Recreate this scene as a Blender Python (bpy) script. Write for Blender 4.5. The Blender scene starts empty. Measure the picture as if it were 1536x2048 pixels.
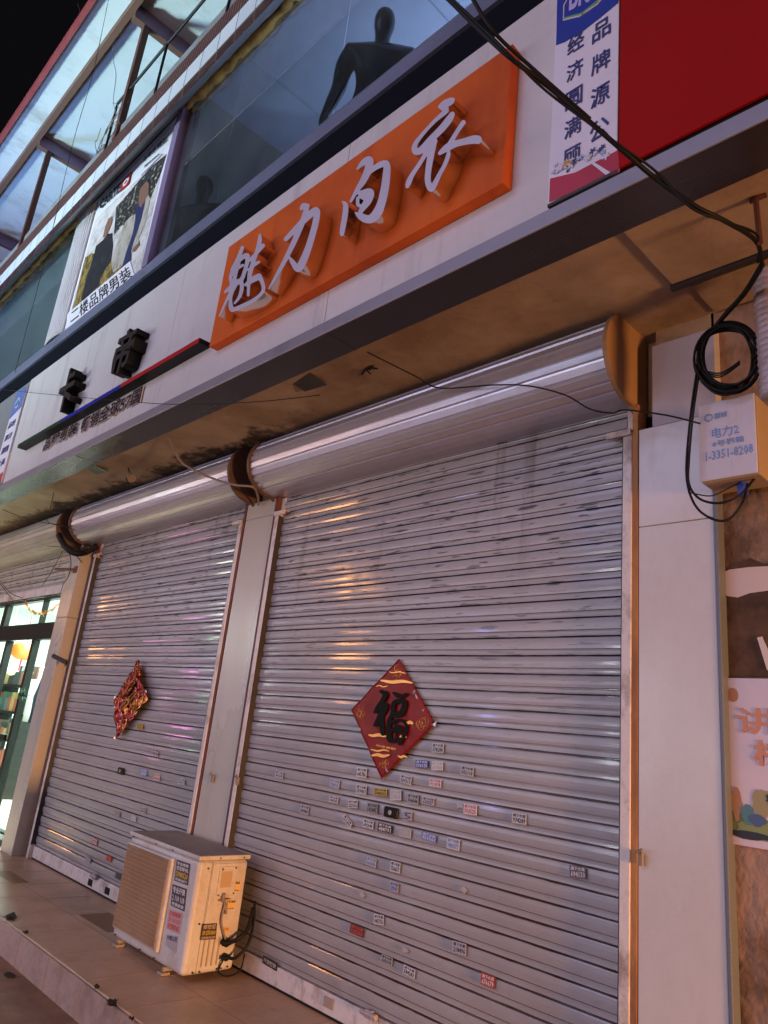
import bpy, bmesh, math, random
from mathutils import Vector, Matrix, noise
random.seed(7)
SC = bpy.context.scene
COL = SC.collection
# ------------------------------------------------------------------ camera
F = 1454.6
AX = Vector((0.70003476, -0.13962179, -0.70032642))   # world X seen in camera (right, down, forward)
AY = Vector((0.70643215, 0.27881013, 0.65055248))
AZ = Vector((0.1044268, -0.95014245, 0.2938101))
CAM = Vector((0, 0, 1.277))
cd = bpy.data.cameras.new('camera'); cam = bpy.data.objects.new('camera', cd); COL.objects.link(cam)
cd.sensor_fit = 'HORIZONTAL'; cd.sensor_width = 36; cd.lens = 36 * F / 1536
cd.clip_start = 0.02; cd.clip_end = 400
_r = Vector((AX[0], AY[0], AZ[0])); _d = Vector((AX[1], AY[1], AZ[1])); _f = Vector((AX[2], AY[2], AZ[2]))
cam.matrix_world = Matrix.Translation(CAM) @ Matrix((_r, -_d, -_f)).transposed().to_4x4()
SC.camera = cam
# ------------------------------------------------------------------ world
w = bpy.data.worlds.new('World'); SC.world = w; w.use_nodes = True
bg = w.node_tree.nodes['Background']
bg.inputs[0].default_value = (0.62, 0.56, 0.72, 1); bg.inputs[1].default_value = 0.006
# ------------------------------------------------------------------ lamps of the street and added fill lights
def area(name, loc, target, size, power, color, sy=None, spread=180):
    l = bpy.data.lights.new(name, 'AREA'); l.energy = power; l.color = color; l.size = size
    if sy: l.shape = 'RECTANGLE'; l.size_y = sy
    l.spread = math.radians(spread)
    o = bpy.data.objects.new(name, l); COL.objects.link(o); o.location = loc
    o.rotation_euler = (Vector(target) - Vector(loc)).to_track_quat('-Z', 'Y').to_euler(); return o
def point(name, loc, r, power, color):
    l = bpy.data.lights.new(name, 'POINT'); l.energy = power; l.color = color; l.shadow_soft_size = r
    o = bpy.data.objects.new(name, l); COL.objects.link(o); o.location = loc; return o
area('lavender_fill_light', (-5.0, -8.0, 8.5), (-4.0, 2.7, 2.4), 8.0, 400, (0.58, 0.60, 1.0), 4.0)  # unseen overhead fill, lavender tone for roll covers and shutter tops
area('street_glow_light', (-7.0, -10.0, 1.7), (-4.0, 2.7, 2.4), 16.0, 350, (0.80, 0.82, 1.0), 2.6)
point('sodium_street_light', (4.6, -3.4, 4.6), 0.22, 120, (1.0, 0.50, 0.27))
area('orange_fill_light', (6.5, 1.5, 0.6), (-3.5, 2.3, 0.2), 0.9, 125, (1.0, 0.46, 0.16), None, 60)  # added orange fill from the right, aimed low at the air conditioner
area('pink_fill_light', (1.2, -6.5, 1.6), (-2.5, 2.7, 0.6), 2.4, 110, (1.0, 0.62, 0.56), 0.8)  # added low front fill, warms the lower shutters
area('roll_highlight_light', (-14.0, -9.0, 4.0), (-4.0, 2.7, 2.6), 14.0, 110, (0.62, 0.70, 1.0), 1.0)  # long unseen strip light, placed for highlights on the roll covers
area('green_canopy_fill', (-12.0, -6.0, 1.6), (-6.0, 2.2, 8.2), 1.6, 180, (0.64, 0.98, 1.0), 1.0, 50)  # added uplight, brightens the canopy underside
area('blue_canopy_fill', (-13.0, -1.0, 3.0), (-9.0, 2.2, 8.2), 1.0, 70, (0.22, 0.45, 1.0), 1.0, 70)  # added blue light, tints the left part of the canopy
# lamps and lit signs farther off, the ones that glint in the shutters
for i, (x, y, z, p, r, c) in enumerate([(-12.2, -5, 4.1, 260, .28, (1, .40, .10)), (-12.6, -5, 6.0, 50, .14, (1, .42, .12)), (-12.0, -5.2, 3.1, 50, .14, (1, .40, .12)), (-5.65, -5, 2.3, 22, .10, (.85, .97, 1)), (-5.5, -5, 1.2, 22, .09, (.85, .97, 1)),
        (-8.05, -5, 1.45, 40, .14, (.32, .34, 1)), (-18.0, -5, 2.0, 60, .19, (1, .28, .8)), (-16.9, -5, 1.5, 26, .13, (.45, 1, .6)), (-19.5, -5, 1.3, 26, .13, (1, .35, .75)), (-16.0, -5, 3.3, 260, .5, (.95, 1, .85)),
        (-25.3, -5, 4.3, 200, .30, (1, .42, .12)), (-15.2, -5.4, 2.6, 24, .12, (.85, .9, 1))]):
    point('street_lamp_light', (x, y, z), r, p, c)
SC.view_settings.view_transform = 'Standard'; SC.view_settings.look = 'None'; SC.view_settings.exposure = -0.1; SC.view_settings.gamma = 1
SC.cycles.max_bounces = 8; SC.cycles.use_denoising = True; SC.cycles.sample_clamp_indirect = 4
SC.cycles.caustics_reflective = False; SC.cycles.caustics_refractive = False

# ------------------------------------------------------------------ helpers
def ray(px, py):
    d = Vector((px - 768, py - 1024, F)); return Vector((AX.dot(d), AY.dot(d), AZ.dot(d)))
def PY(px, py, y): r = ray(px, py); return CAM + r * ((y - CAM.y) / r.y)
def PZ(px, py, z): r = ray(px, py); return CAM + r * ((z - CAM.z) / r.z)
def PX(px, py, x): r = ray(px, py); return CAM + r * ((x - CAM.x) / r.x)

def mat(name, col, rough=0.6, metal=0.0, col2=None, nscale=6, nfac=0.6, stretch=(1, 1, 1), bump=0.0, bscale=30, emit=None, estr=0, spec=0.5, rvar=0.0, coat=0, alpha=1, lo=.38, hi=.68):
    m = bpy.data.materials.new(name); m.use_nodes = True; nt = m.node_tree; b = nt.nodes['Principled BSDF']
    c4 = (*col, 1); b.inputs['Base Color'].default_value = c4; b.inputs['Roughness'].default_value = rough
    b.inputs['Metallic'].default_value = metal; b.inputs['Specular IOR Level'].default_value = spec; b.inputs['Coat Weight'].default_value = coat
    tc = nt.nodes.new('ShaderNodeTexCoord'); mp = nt.nodes.new('ShaderNodeMapping'); mp.inputs['Scale'].default_value = stretch
    nt.links.new(tc.outputs['Object'], mp.inputs[0])
    if col2 or rvar:
        n = nt.nodes.new('ShaderNodeTexNoise'); n.inputs['Scale'].default_value = nscale; n.inputs['Detail'].default_value = 8; n.inputs['Roughness'].default_value = .65
        nt.links.new(mp.outputs[0], n.inputs['Vector'])
        r = nt.nodes.new('ShaderNodeMapRange'); r.inputs['From Min'].default_value = lo; r.inputs['From Max'].default_value = hi; r.inputs['To Max'].default_value = nfac
        nt.links.new(n.outputs['Fac'], r.inputs['Value'])
        if col2:
            mx = nt.nodes.new('ShaderNodeMixRGB'); mx.inputs[1].default_value = c4; mx.inputs[2].default_value = (*col2, 1)
            nt.links.new(r.outputs[0], mx.inputs[0]); nt.links.new(mx.outputs[0], b.inputs['Base Color'])
        if rvar:
            r2 = nt.nodes.new('ShaderNodeMapRange'); r2.inputs['From Min'].default_value = .35; r2.inputs['From Max'].default_value = .7
            r2.inputs['To Min'].default_value = rough; r2.inputs['To Max'].default_value = rough + rvar
            nt.links.new(n.outputs['Fac'], r2.inputs['Value']); nt.links.new(r2.outputs[0], b.inputs['Roughness'])
    if bump:
        n2 = nt.nodes.new('ShaderNodeTexNoise'); n2.inputs['Scale'].default_value = bscale; n2.inputs['Detail'].default_value = 5
        nt.links.new(mp.outputs[0], n2.inputs['Vector'])
        bp = nt.nodes.new('ShaderNodeBump'); bp.inputs['Strength'].default_value = bump; bp.inputs['Distance'].default_value = 0.01
        nt.links.new(n2.outputs['Fac'], bp.inputs['Height']); nt.links.new(bp.outputs[0], b.inputs['Normal'])
    if emit: b.inputs['Emission Color'].default_value = (*emit, 1); b.inputs['Emission Strength'].default_value = estr
    return m

class MB:
    def __init__(s): s.v = []; s.f = []; s.mi = []
    def add(s, vs, fs, mi=0):
        n = len(s.v); s.v += [tuple(v) for v in vs]; s.f += [tuple(i + n for i in f) for f in fs]; s.mi += [mi] * len(fs); return s
    def box(s, x0, x1, y0, y1, z0, z1, mi=0):
        vs = [(x0, y0, z0), (x1, y0, z0), (x1, y1, z0), (x0, y1, z0), (x0, y0, z1), (x1, y0, z1), (x1, y1, z1), (x0, y1, z1)]
        return s.add(vs, [(0, 3, 2, 1), (4, 5, 6, 7), (0, 1, 5, 4), (1, 2, 6, 5), (2, 3, 7, 6), (3, 0, 4, 7)], mi)
    def slab(s, quad, off, mi=0):                    # a flat outline given its thickness
        q = [Vector(p) for p in quad]; o = Vector(off); n = len(q)
        vs = q + [p + o for p in q]
        fs = [tuple(range(n)), tuple(range(2 * n - 1, n - 1, -1))] + [(i, i + n, (i + 1) % n + n, (i + 1) % n) for i in range(n)]
        return s.add(vs, fs, mi)
    def prof(s, pts, x0, x1, mi=0, closed=True, cap=True, mids=None):           # profile of (y,z) run along x
        n = len(pts); vs = [(x0, y, z) for y, z in pts] + [(x1, y, z) for y, z in pts]
        fs = [(i, (i + 1) % n, (i + 1) % n + n, i + n) for i in range(n if closed else n - 1)]
        if cap and closed: fs += [tuple(range(n - 1, -1, -1)), tuple(range(n, 2 * n))]
        return s.add(vs, fs, mi)
    def tube(s, pts, r, n=8, mi=0, cap=True):
        pts = [Vector(p) for p in pts]; rings = []; m = len(pts); base = len(s.v)
        rs = r if isinstance(r, (list, tuple)) else [r] * m; up = Vector((0.13, 0.21, 1)).normalized()
        for i, p in enumerate(pts):
            t = (pts[min(i + 1, m - 1)] - pts[max(i - 1, 0)]); t = t.normalized() if t.length > 1e-9 else up
            a = t.cross(up); a = a.normalized() if a.length > .05 else t.cross(Vector((1, 0, 0))).normalized(); b = t.cross(a)
            for k in range(n):
                q = 2 * math.pi * k / n; s.v.append(tuple(p + (a * math.cos(q) + b * math.sin(q)) * rs[i]))
        for i in range(m - 1):
            for k in range(n):
                k2 = (k + 1) % n; s.f.append((base + i * n + k, base + i * n + k2, base + (i + 1) * n + k2, base + (i + 1) * n + k)); s.mi.append(mi)
        if cap:
            s.f.append(tuple(base + k for k in range(n - 1, -1, -1))); s.mi.append(mi)
            s.f.append(tuple(base + (m - 1) * n + k for k in range(n))); s.mi.append(mi)
        return s
    def build(s, name, m, parent=None, smooth=False, bevel=0, seg=2):
        me = bpy.data.meshes.new(name); me.from_pydata(s.v, [], s.f)
        ms = m if isinstance(m, (list, tuple)) else [m]
        for k in ms: me.materials.append(k)
        for p, i in zip(me.polygons, s.mi): p.material_index = i; p.use_smooth = smooth
        me.validate(); return link(name, me, parent, bevel, seg)
def link(name, me, parent=None, bevel=0, seg=2):
    bm = bmesh.new(); bm.from_mesh(me); bmesh.ops.recalc_face_normals(bm, faces=bm.faces); bm.to_mesh(me); bm.free()
    o = bpy.data.objects.new(name, me); COL.objects.link(o)
    if parent: o.parent = parent; o.matrix_parent_inverse = PARW[parent.name].inverted() if parent.name in PARW else Matrix()
    if bevel:
        b = o.modifiers.new('b', 'BEVEL'); b.width = bevel; b.segments = seg; b.limit_method = 'ANGLE'; b.harden_normals = False
    return o
PARW = {}
def thing(name, loc, label, cat, group=None):
    o = bpy.data.objects.new(name, None); COL.objects.link(o); o.location = loc; o.empty_display_size = .1
    PARW[o.name] = Matrix.Translation(Vector(loc)); tag(o, label, cat, group); return o
def tag(o, label=None, cat=None, group=None, kind=None):
    if label: o['label'] = label
    if cat: o['category'] = cat
    if group: o['group'] = group
    if kind: o['kind'] = kind
    return o
def smooth_path(pts, k=6):
    pts = [Vector(p) for p in pts]; out = []
    for i in range(len(pts) - 1):
        p0 = pts[max(i - 1, 0)]; p1 = pts[i]; p2 = pts[i + 1]; p3 = pts[min(i + 2, len(pts) - 1)]
        for j in range(k):
            t = j / k; out.append(0.5 * ((2 * p1) + (p2 - p0) * t + (2 * p0 - 5 * p1 + 4 * p2 - p3) * t * t + (3 * p1 - p0 - 3 * p2 + p3) * t ** 3))
    out.append(pts[-1]); return out

# text as a solid mesh fitted to a quad; font is Blender's built-in one
def curve_mesh(cu):
    o = bpy.data.objects.new('tmp', cu); COL.objects.link(o); dg = bpy.context.evaluated_depsgraph_get()
    me = bpy.data.meshes.new_from_object(o.evaluated_get(dg)); bpy.data.objects.remove(o); bpy.data.curves.remove(cu); me.materials.clear(); return me
def text_mb(mb, body, q, depth=(0, -0.002, 0), bold=0.0, mi=0, side=None, align='LEFT', res=3, spacing=1.0, line=1.0):
    cu = bpy.data.curves.new('t', 'FONT'); cu.body = body; cu.extrude = 0.5; cu.offset = bold; cu.resolution_u = res; cu.align_x = align
    cu.space_character = spacing; cu.space_line = line
    me = curve_mesh(cu)
    if not me.vertices: return mb
    xs = [v.co.x for v in me.vertices]; ys = [v.co.y for v in me.vertices]
    x0, x1, y0, y1 = min(xs), max(xs), min(ys), max(ys); TL, TR, BR, BL = [Vector(p) for p in q]; dv = Vector(depth)
    vs = []
    for v in me.vertices:
        u = (v.co.x - x0) / max(x1 - x0, 1e-6); t = (v.co.y - y0) / max(y1 - y0, 1e-6)
        p = (BL * (1 - u) + BR * u) * (1 - t) + (TL * (1 - u) + TR * u) * t
        vs.append(p + dv * (1 if v.co.z > 0 else 0))
    n = len(mb.v); mb.v += [tuple(v) for v in vs]
    for p in me.polygons:
        mb.f.append(tuple(i + n for i in p.vertices)); mb.mi.append(mi if abs(p.normal.z) > .7 or side is None else side)
    bpy.data.meshes.remove(me); return mb
def quadP(pts, y): return [PY(a, b, y) for a, b in pts]
def rectq(x0, x1, z0, z1, y): return [Vector((x0, y, z1)), Vector((x1, y, z1)), Vector((x1, y, z0)), Vector((x0, y, z0))]

# brush strokes -> one clean outline (distance field + marching squares), then a solid
def strokes_mb(mb, strokes, mapf, depth, step=1.5, mi=0, side=1):
    seg = []
    for st in strokes:
        pts = smooth_path([(a, b, c) for a, b, c in st], 5)
        for a, b in zip(pts[:-1], pts[1:]): seg.append((a, b))
    x0 = min(min(a.x - a.z, b.x - b.z) for a, b in seg) - 2 * step; x1 = max(max(a.x + a.z, b.x + b.z) for a, b in seg) + 2 * step
    y0 = min(min(a.y - a.z, b.y - b.z) for a, b in seg) - 2 * step; y1 = max(max(a.y + a.z, b.y + b.z) for a, b in seg) + 2 * step
    nx = int((x1 - x0) / step) + 2; ny = int((y1 - y0) / step) + 2
    import numpy as np
    gx, gy = np.meshgrid(x0 + np.arange(nx) * step, y0 + np.arange(ny) * step); D = np.full(gx.shape, 1e9)
    for a, b in seg:
        dx, dy = b.x - a.x, b.y - a.y; L = dx * dx + dy * dy + 1e-9
        t = np.clip(((gx - a.x) * dx + (gy - a.y) * dy) / L, 0, 1)
        D = np.minimum(D, np.hypot(gx - a.x - t * dx, gy - a.y - t * dy) - (a.z * (1 - t) + b.z * t))
    D = D - 1e-4; nxt = {}; pos = {}
    def ed(i, j, k):            # k 0: edge (i,j)-(i+1,j); 1: (i,j)-(i,j+1)
        key = (i, j, k)
        if key not in pos:
            d0 = D[j, i]; d1 = D[j, i + 1] if k == 0 else D[j + 1, i]; t = d0 / (d0 - d1)
            pos[key] = (x0 + (i + (t if k == 0 else 0)) * step, y0 + (j + (t if k == 1 else 0)) * step)
        return key
    for j in range(ny - 1):
        for i in range(nx - 1):
            c = (D[j, i] < 0) | (int(D[j, i + 1] < 0) << 1) | (int(D[j + 1, i + 1] < 0) << 2) | (int(D[j + 1, i] < 0) << 3); c = int(c)
            if c in (0, 15): continue
            B, R, T, Lf = (i, j, 0), (i + 1, j, 1), (i, j + 1, 0), (i, j, 1)
            tb = {1: [(Lf, B)], 2: [(B, R)], 3: [(Lf, R)], 4: [(R, T)], 5: [(Lf, T), (R, B)], 6: [(B, T)], 7: [(Lf, T)], 8: [(T, Lf)], 9: [(T, B)], 10: [(B, Lf), (T, R)],
                  11: [(T, R)], 12: [(R, Lf)], 13: [(R, B)], 14: [(B, Lf)]}[c]
            for a, b in tb: nxt[ed(*a)] = ed(*b)
    cu = bpy.data.curves.new('s', 'CURVE'); cu.dimensions = '2D'; cu.fill_mode = 'BOTH'; cu.extrude = 0.5
    left = set(nxt)
    while left:
        s0 = next(iter(left)); k = s0; loop = []
        while k in left: left.discard(k); loop.append(pos[k]); k = nxt.get(k)
        if len(loop) < 6: continue
        sp = cu.splines.new('POLY'); sp.points.add(len(loop) - 1); sp.use_cyclic_u = True
        m = len(loop)
        for q, p in enumerate(loop):
            a = loop[q - 1]; b = loop[(q + 1) % m]; sp.points[q].co = ((p[0] * 2 + a[0] + b[0]) / 4, (p[1] * 2 + a[1] + b[1]) / 4, 0, 1)
    me = curve_mesh(cu); n = len(mb.v); dv = Vector(depth)
    for v in me.vertices: mb.v.append(tuple(mapf(v.co.x, v.co.y) + (dv if v.co.z > 0 else Vector((0, 0, 0)))))
    for p in me.polygons:
        mb.f.append(tuple(i + n for i in p.vertices)); mb.mi.append(mi if abs(p.normal.z) > .7 else side)
    bpy.data.meshes.remove(me); return mb

# ------------------------------------------------------------------ materials
def shutter_mat(name, base, grime, z0, pitch):
    m = bpy.data.materials.new(name); m.use_nodes = True; nt = m.node_tree; N = nt.nodes; L = nt.links; b = N['Principled BSDF']
    tc = N.new('ShaderNodeTexCoord'); sp = N.new('ShaderNodeSeparateXYZ'); L.new(tc.outputs['Object'], sp.inputs[0])
    def math_(op, a, b_=None, c=None):
        n = N.new('ShaderNodeMath'); n.operation = op
        for i, q in enumerate((a, b_, c)):
            if q is None: continue
            if isinstance(q, (int, float)): n.inputs[i].default_value = q
            else: L.new(q, n.inputs[i])
        return n.outputs[0]
    def noise_(sc, st, det=6, ro=.6):
        mp = N.new('ShaderNodeMapping'); mp.inputs['Scale'].default_value = st; L.new(tc.outputs['Object'], mp.inputs[0])
        n = N.new('ShaderNodeTexNoise'); n.inputs['Scale'].default_value = sc; n.inputs['Detail'].default_value = det; n.inputs['Roughness'].default_value = ro; L.new(mp.outputs[0], n.inputs['Vector']); return n.outputs['Fac']
    def rng(v, a, b_, c=0, d=1):
        n = N.new('ShaderNodeMapRange'); n.inputs['From Min'].default_value = a; n.inputs['From Max'].default_value = b_; n.inputs['To Min'].default_value = c; n.inputs['To Max'].default_value = d; L.new(v, n.inputs['Value']); return n.outputs[0]
    def mix(f, a, b_):
        n = N.new('ShaderNodeMixRGB')
        if isinstance(f, (int, float)): n.inputs[0].default_value = f
        else: L.new(f, n.inputs[0])
        for i, q in ((1, a), (2, b_)):
            if isinstance(q, tuple): n.inputs[i].default_value = (*q, 1)
            else: L.new(q, n.inputs[i])
        return n.outputs[0]
    ph = math_('FRACT', math_('DIVIDE', math_('SUBTRACT', sp.outputs['Z'], z0), pitch))       # 0 at a seam
    d = math_('MINIMUM', ph, math_('SUBTRACT', 1.0, ph))
    seam = rng(math_('ADD', d, math_('MULTIPLY', rng(noise_(5, (1.2, 1, 9)), .3, .7), .055)), .05, .085, 1, 0)
    blot = rng(noise_(9, (1, 1, 2.2), 8, .7), .56, .72)
    pan = rng(noise_(1.6, (1, 1, 1), 3), .35, .65)
    fine = rng(noise_(45, (.35, 1, 2)), .35, .7)
    c = mix(pan, base, tuple(q * .86 for q in base)); c = mix(math_('MULTIPLY', fine, .16), c, (.25, .2, .17)); c = mix(math_('MULTIPLY', blot, .42), c, grime)
    # vertical runs of dirt near the top
    runs = math_('MULTIPLY', rng(noise_(4, (2.4, 1, .12), 4), .57, .68), rng(sp.outputs['Z'], 1.8, 2.6))
    c = mix(math_('MULTIPLY', runs, .55), c, (.12, .09, .06)); low = math_('MULTIPLY', rng(sp.outputs['Z'], .55, .0), rng(noise_(3, (1, 1, 1.6), 6), .35, .6)); c = mix(math_('MULTIPLY', low, .35), c, (.17, .12, .09))
    scr = math_('MULTIPLY', rng(noise_(6, (1.0, 1, 10), 4, .55), .60, .64), rng(sp.outputs['Z'], 1.2, 2.2))
    c = mix(math_('MULTIPLY', scr, .8), c, (.03, .025, .022))
    c = mix(math_('MULTIPLY', seam, .92), c, mix(rng(sp.outputs['Z'], .9, 1.7), (.13, .05, .018), (.03, .018, .014)))
    L.new(c, b.inputs['Base Color']); b.inputs['Metallic'].default_value = .05; b.inputs['Specular IOR Level'].default_value = .22; b.inputs['Coat Weight'].default_value = .5; b.inputs['Coat Roughness'].default_value = .10
    L.new(math_('ADD', rng(fine, 0, 1, .36, .48), math_('MULTIPLY', seam, .4)), b.inputs['Roughness'])
    bp = N.new('ShaderNodeBump'); bp.inputs['Strength'].default_value = .22; bp.inputs['Distance'].default_value = .02
    L.new(noise_(2.6, (1, 1, .9), 1, .3), bp.inputs['Height']); L.new(bp.outputs[0], b.inputs['Normal']); L.new(bp.outputs[0], b.inputs['Coat Normal'])
    return m
def facing_fac(nt, lo, hi, pw):
    lw = nt.nodes.new('ShaderNodeLayerWeight'); lw.inputs[0].default_value = .5
    p = nt.nodes.new('ShaderNodeMath'); p.operation = 'POWER'; p.inputs[1].default_value = pw; nt.links.new(lw.outputs['Facing'], p.inputs[0])
    r = nt.nodes.new('ShaderNodeMapRange'); r.inputs['To Min'].default_value = lo; r.inputs['To Max'].default_value = hi; nt.links.new(p.outputs[0], r.inputs['Value']); return r.outputs[0]
M = {}
M['shut'] = shutter_mat('shutter_metal', (.385, .37, .40), (.26, .22, .18), .102, .079)
M['shut_left'] = shutter_mat('shutter_metal_dirty', (.50, .49, .47), (.16, .12, .09), .102, .079)
M['roll'] = mat('roll_cover_metal', (.60, .60, .72), .31, .7, (.38, .34, .34), 3, .35, (.3, 1, 2), .12, 6, rvar=.16)
M['roll_dirty'] = mat('roll_cover_dull', (.55, .54, .50), .45, .2, (.25, .2, .15), 3, .6, (.4, 1, 1.5), .1, 6)
M['guide'] = mat('guide_paint', (.66, .60, .60), .42, 0, (.35, .24, .17), 9, .5, (1, 1, .5), .1, 40, lo=.5, hi=.72)
M['rust'] = mat('rusty_edge', (.42, .20, .07), .8, 0, (.20, .08, .04), 8, .9, (1, 1, .35), .3, 60)
M['redrust'] = mat('dark_red_edge', (.14, .035, .025), .7, 0, (.06, .03, .025), 8, .8, (1, 1, .4))
M['panel'] = mat('glossy_white_panel', (.50, .47, .43), .22, 0, (.42, .38, .35), 1.2, .5, (1, 1, .5), .03, 5, rvar=.1)
M['pillar2'] = mat('pillar_panel', (.60, .58, .60), .20, 0, (.46, .40, .38), 1.5, .5, (1, 1, .5), .03, 5, rvar=.12)
M['jbox'] = mat('wall_purple_paint', (.42, .40, .50), .6, 0, (.3, .28, .32), 5, .4)
M['soffit'] = mat('soffit_plaster', (.44, .35, .27), .9, 0, (.20, .13, .08), 1.8, .85, (1, 1, 1), .25, 25)
def stain_soffit(m):
    nt = m.node_tree; N = nt.nodes; L = nt.links; b = N['Principled BSDF']; src = b.inputs['Base Color'].links[0].from_socket
    tc = N.new('ShaderNodeTexCoord'); sp = N.new('ShaderNodeSeparateXYZ'); L.new(tc.outputs['Object'], sp.inputs[0])
    def rg(v, a, b_, c=0, d=1):
        n = N.new('ShaderNodeMapRange'); n.inputs['From Min'].default_value = a; n.inputs['From Max'].default_value = b_; n.inputs['To Min'].default_value = c; n.inputs['To Max'].default_value = d; L.new(v, n.inputs['Value']); return n.outputs[0]
    def mul(a, b_):
        n = N.new('ShaderNodeMath'); n.operation = 'MULTIPLY'; L.new(a, n.inputs[0]); L.new(b_, n.inputs[1]); return n.outputs[0]
    n1 = N.new('ShaderNodeTexNoise'); n1.inputs['Scale'].default_value = 5; n1.inputs['Detail'].default_value = 9; n1.inputs['Roughness'].default_value = .72; L.new(tc.outputs['Object'], n1.inputs['Vector'])
    ad = N.new('ShaderNodeMath'); ad.operation = 'ADD'; L.new(n1.outputs['Fac'], ad.inputs[0]); L.new(rg(sp.outputs['Y'], 2.12, 2.42, -.30, .16), ad.inputs[1])
    mask = mul(rg(ad.outputs[0], .52, .66), mul(rg(sp.outputs['X'], -3.0, -4.0), rg(sp.outputs['X'], -11, -7.5)))
    cr = N.new('ShaderNodeTexNoise'); cr.inputs['Scale'].default_value = 1.1; cr.inputs['Detail'].default_value = 6; cr.inputs['Distortion'].default_value = 1.2; L.new(tc.outputs['Object'], cr.inputs['Vector'])
    n2 = N.new('ShaderNodeMath'); n2.operation = 'SUBTRACT'; L.new(cr.outputs['Fac'], n2.inputs[0]); n2.inputs[1].default_value = .5
    n3 = N.new('ShaderNodeMath'); n3.operation = 'ABSOLUTE'; L.new(n2.outputs[0], n3.inputs[0]); crack = rg(n3.outputs[0], .0008, .003, .22, 0)
    m1 = N.new('ShaderNodeMixRGB'); L.new(mask, m1.inputs[0]); L.new(src, m1.inputs[1]); m1.inputs[2].default_value = (.035, .024, .016, 1)
    m2 = N.new('ShaderNodeMixRGB'); L.new(crack, m2.inputs[0]); L.new(m1.outputs[0], m2.inputs[1]); m2.inputs[2].default_value = (.10, .06, .035, 1); L.new(m2.outputs[0], b.inputs['Base Color'])
stain_soffit(M['soffit'])
def streaks(m, dark, amt=.5, sc=3.0, st=(2.2, 1, .16), lo=.54, hi=.72, fine=.12):
    nt = m.node_tree; N = nt.nodes; L = nt.links; b = N['Principled BSDF']; lk = b.inputs['Base Color'].links
    tc = N.new('ShaderNodeTexCoord'); mp = N.new('ShaderNodeMapping'); mp.inputs['Scale'].default_value = st; L.new(tc.outputs['Object'], mp.inputs[0])
    n = N.new('ShaderNodeTexNoise'); n.inputs['Scale'].default_value = sc; n.inputs['Detail'].default_value = 7; n.inputs['Roughness'].default_value = .7; L.new(mp.outputs[0], n.inputs['Vector'])
    r = N.new('ShaderNodeMapRange'); r.inputs['From Min'].default_value = lo; r.inputs['From Max'].default_value = hi; r.inputs['To Max'].default_value = amt; L.new(n.outputs['Fac'], r.inputs['Value'])
    mx = N.new('ShaderNodeMixRGB'); L.new(r.outputs[0], mx.inputs[0]); mx.inputs[2].default_value = (*dark, 1)
    if lk: L.new(lk[0].from_socket, mx.inputs[1])
    else: mx.inputs[1].default_value = b.inputs['Base Color'].default_value
    n2 = N.new('ShaderNodeTexNoise'); n2.inputs['Scale'].default_value = 28; n2.inputs['Detail'].default_value = 6; n2.inputs['Roughness'].default_value = .7; L.new(tc.outputs['Object'], n2.inputs['Vector'])
    r2 = N.new('ShaderNodeMapRange'); r2.inputs['From Min'].default_value = .5; r2.inputs['From Max'].default_value = .75; r2.inputs['To Max'].default_value = fine; L.new(n2.outputs['Fac'], r2.inputs['Value'])
    m2 = N.new('ShaderNodeMixRGB'); L.new(r2.outputs[0], m2.inputs[0]); L.new(mx.outputs[0], m2.inputs[1]); m2.inputs[2].default_value = (*dark, 1); L.new(m2.outputs[0], b.inputs['Base Color'])
M['wallin'] = mat('stained_wall', (.42, .30, .19), .85, 0, (.22, .13, .08), 3, .8, (1, 1, 1), .2, 25)
M['mould'] = mat('mould_stain', (.05, .035, .025), .9, 0, (.16, .10, .06), 14, .8)
M['dark'] = mat('dark_metal', (.055, .048, .05), .5, .3, (.03, .028, .03), 6, .6)
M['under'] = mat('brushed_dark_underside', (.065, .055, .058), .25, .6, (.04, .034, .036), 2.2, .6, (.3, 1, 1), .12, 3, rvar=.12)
M['trim'] = mat('grey_aluminium_trim', (.27, .26, .31), .42, .25, (.22, .2, .24), 3, .5, (.3, 1, 1))
M['fascia'] = mat('fascia_panel', (.64, .61, .62), .42, 0, (.48, .45, .47), 1.1, .55, (.6, 1, 1.2), .04, 3)
M['fascia_grey'] = mat('fascia_panel_grey', (.24, .24, .26), .45, .1, (.18, .18, .2), 1.3, .5)
M['black'] = mat('black_band', (.009, .010, .015), .95, spec=.02)
M['sill'] = mat('window_sill_metal', (.19, .20, .30), .4, .2, (.12, .13, .20), 3, .6, (.4, 1, 1), .05, 8)
M['orange'] = mat('orange_sign_paint', (.66, .125, .014), .62, 0, (.40, .06, .010), 1.2, .75, (1, 1, 1), .03, 60, spec=.2)
M['redpanel'] = mat('red_sign_panel', (.34, .006, .006), .7, 0, (.24, .005, .005), 1.1, .6, spec=.12)
M['white'] = mat('white_plastic', (.74, .72, .74), .4)
M['lface'] = mat('letter_face', (.68, .65, .78), .3, .25, (.54, .52, .64), 5, .6)
M['lside'] = mat('letter_steel', (.78, .62, .48), .10, .95, None, bump=.15, bscale=12)
M['lblack'] = mat('black_letter', (.004, .0035, .0045), .5, spec=.2)
M['lfaceb'] = mat('charcoal_letter_face', (.020, .017, .018), .5, spec=.3)
M['ink'] = mat('black_ink', (.015, .015, .018), .5)
M['blueink'] = mat('blue_ink', (.03, .035, .17), .5)
M['blue'] = mat('blue_print', (.012, .03, .30), .45)
M['green'] = mat('green_print', (.08, .30, .06), .45)
M['paper'] = mat('white_print', (.74, .70, .80), .45, 0, (.62, .58, .70), 2, .5)
M['crimson'] = mat('crimson_print', (.42, .012, .04), .45)
M['gold'] = mat('gold_print', (.75, .36, .08), .3, .7)
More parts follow.
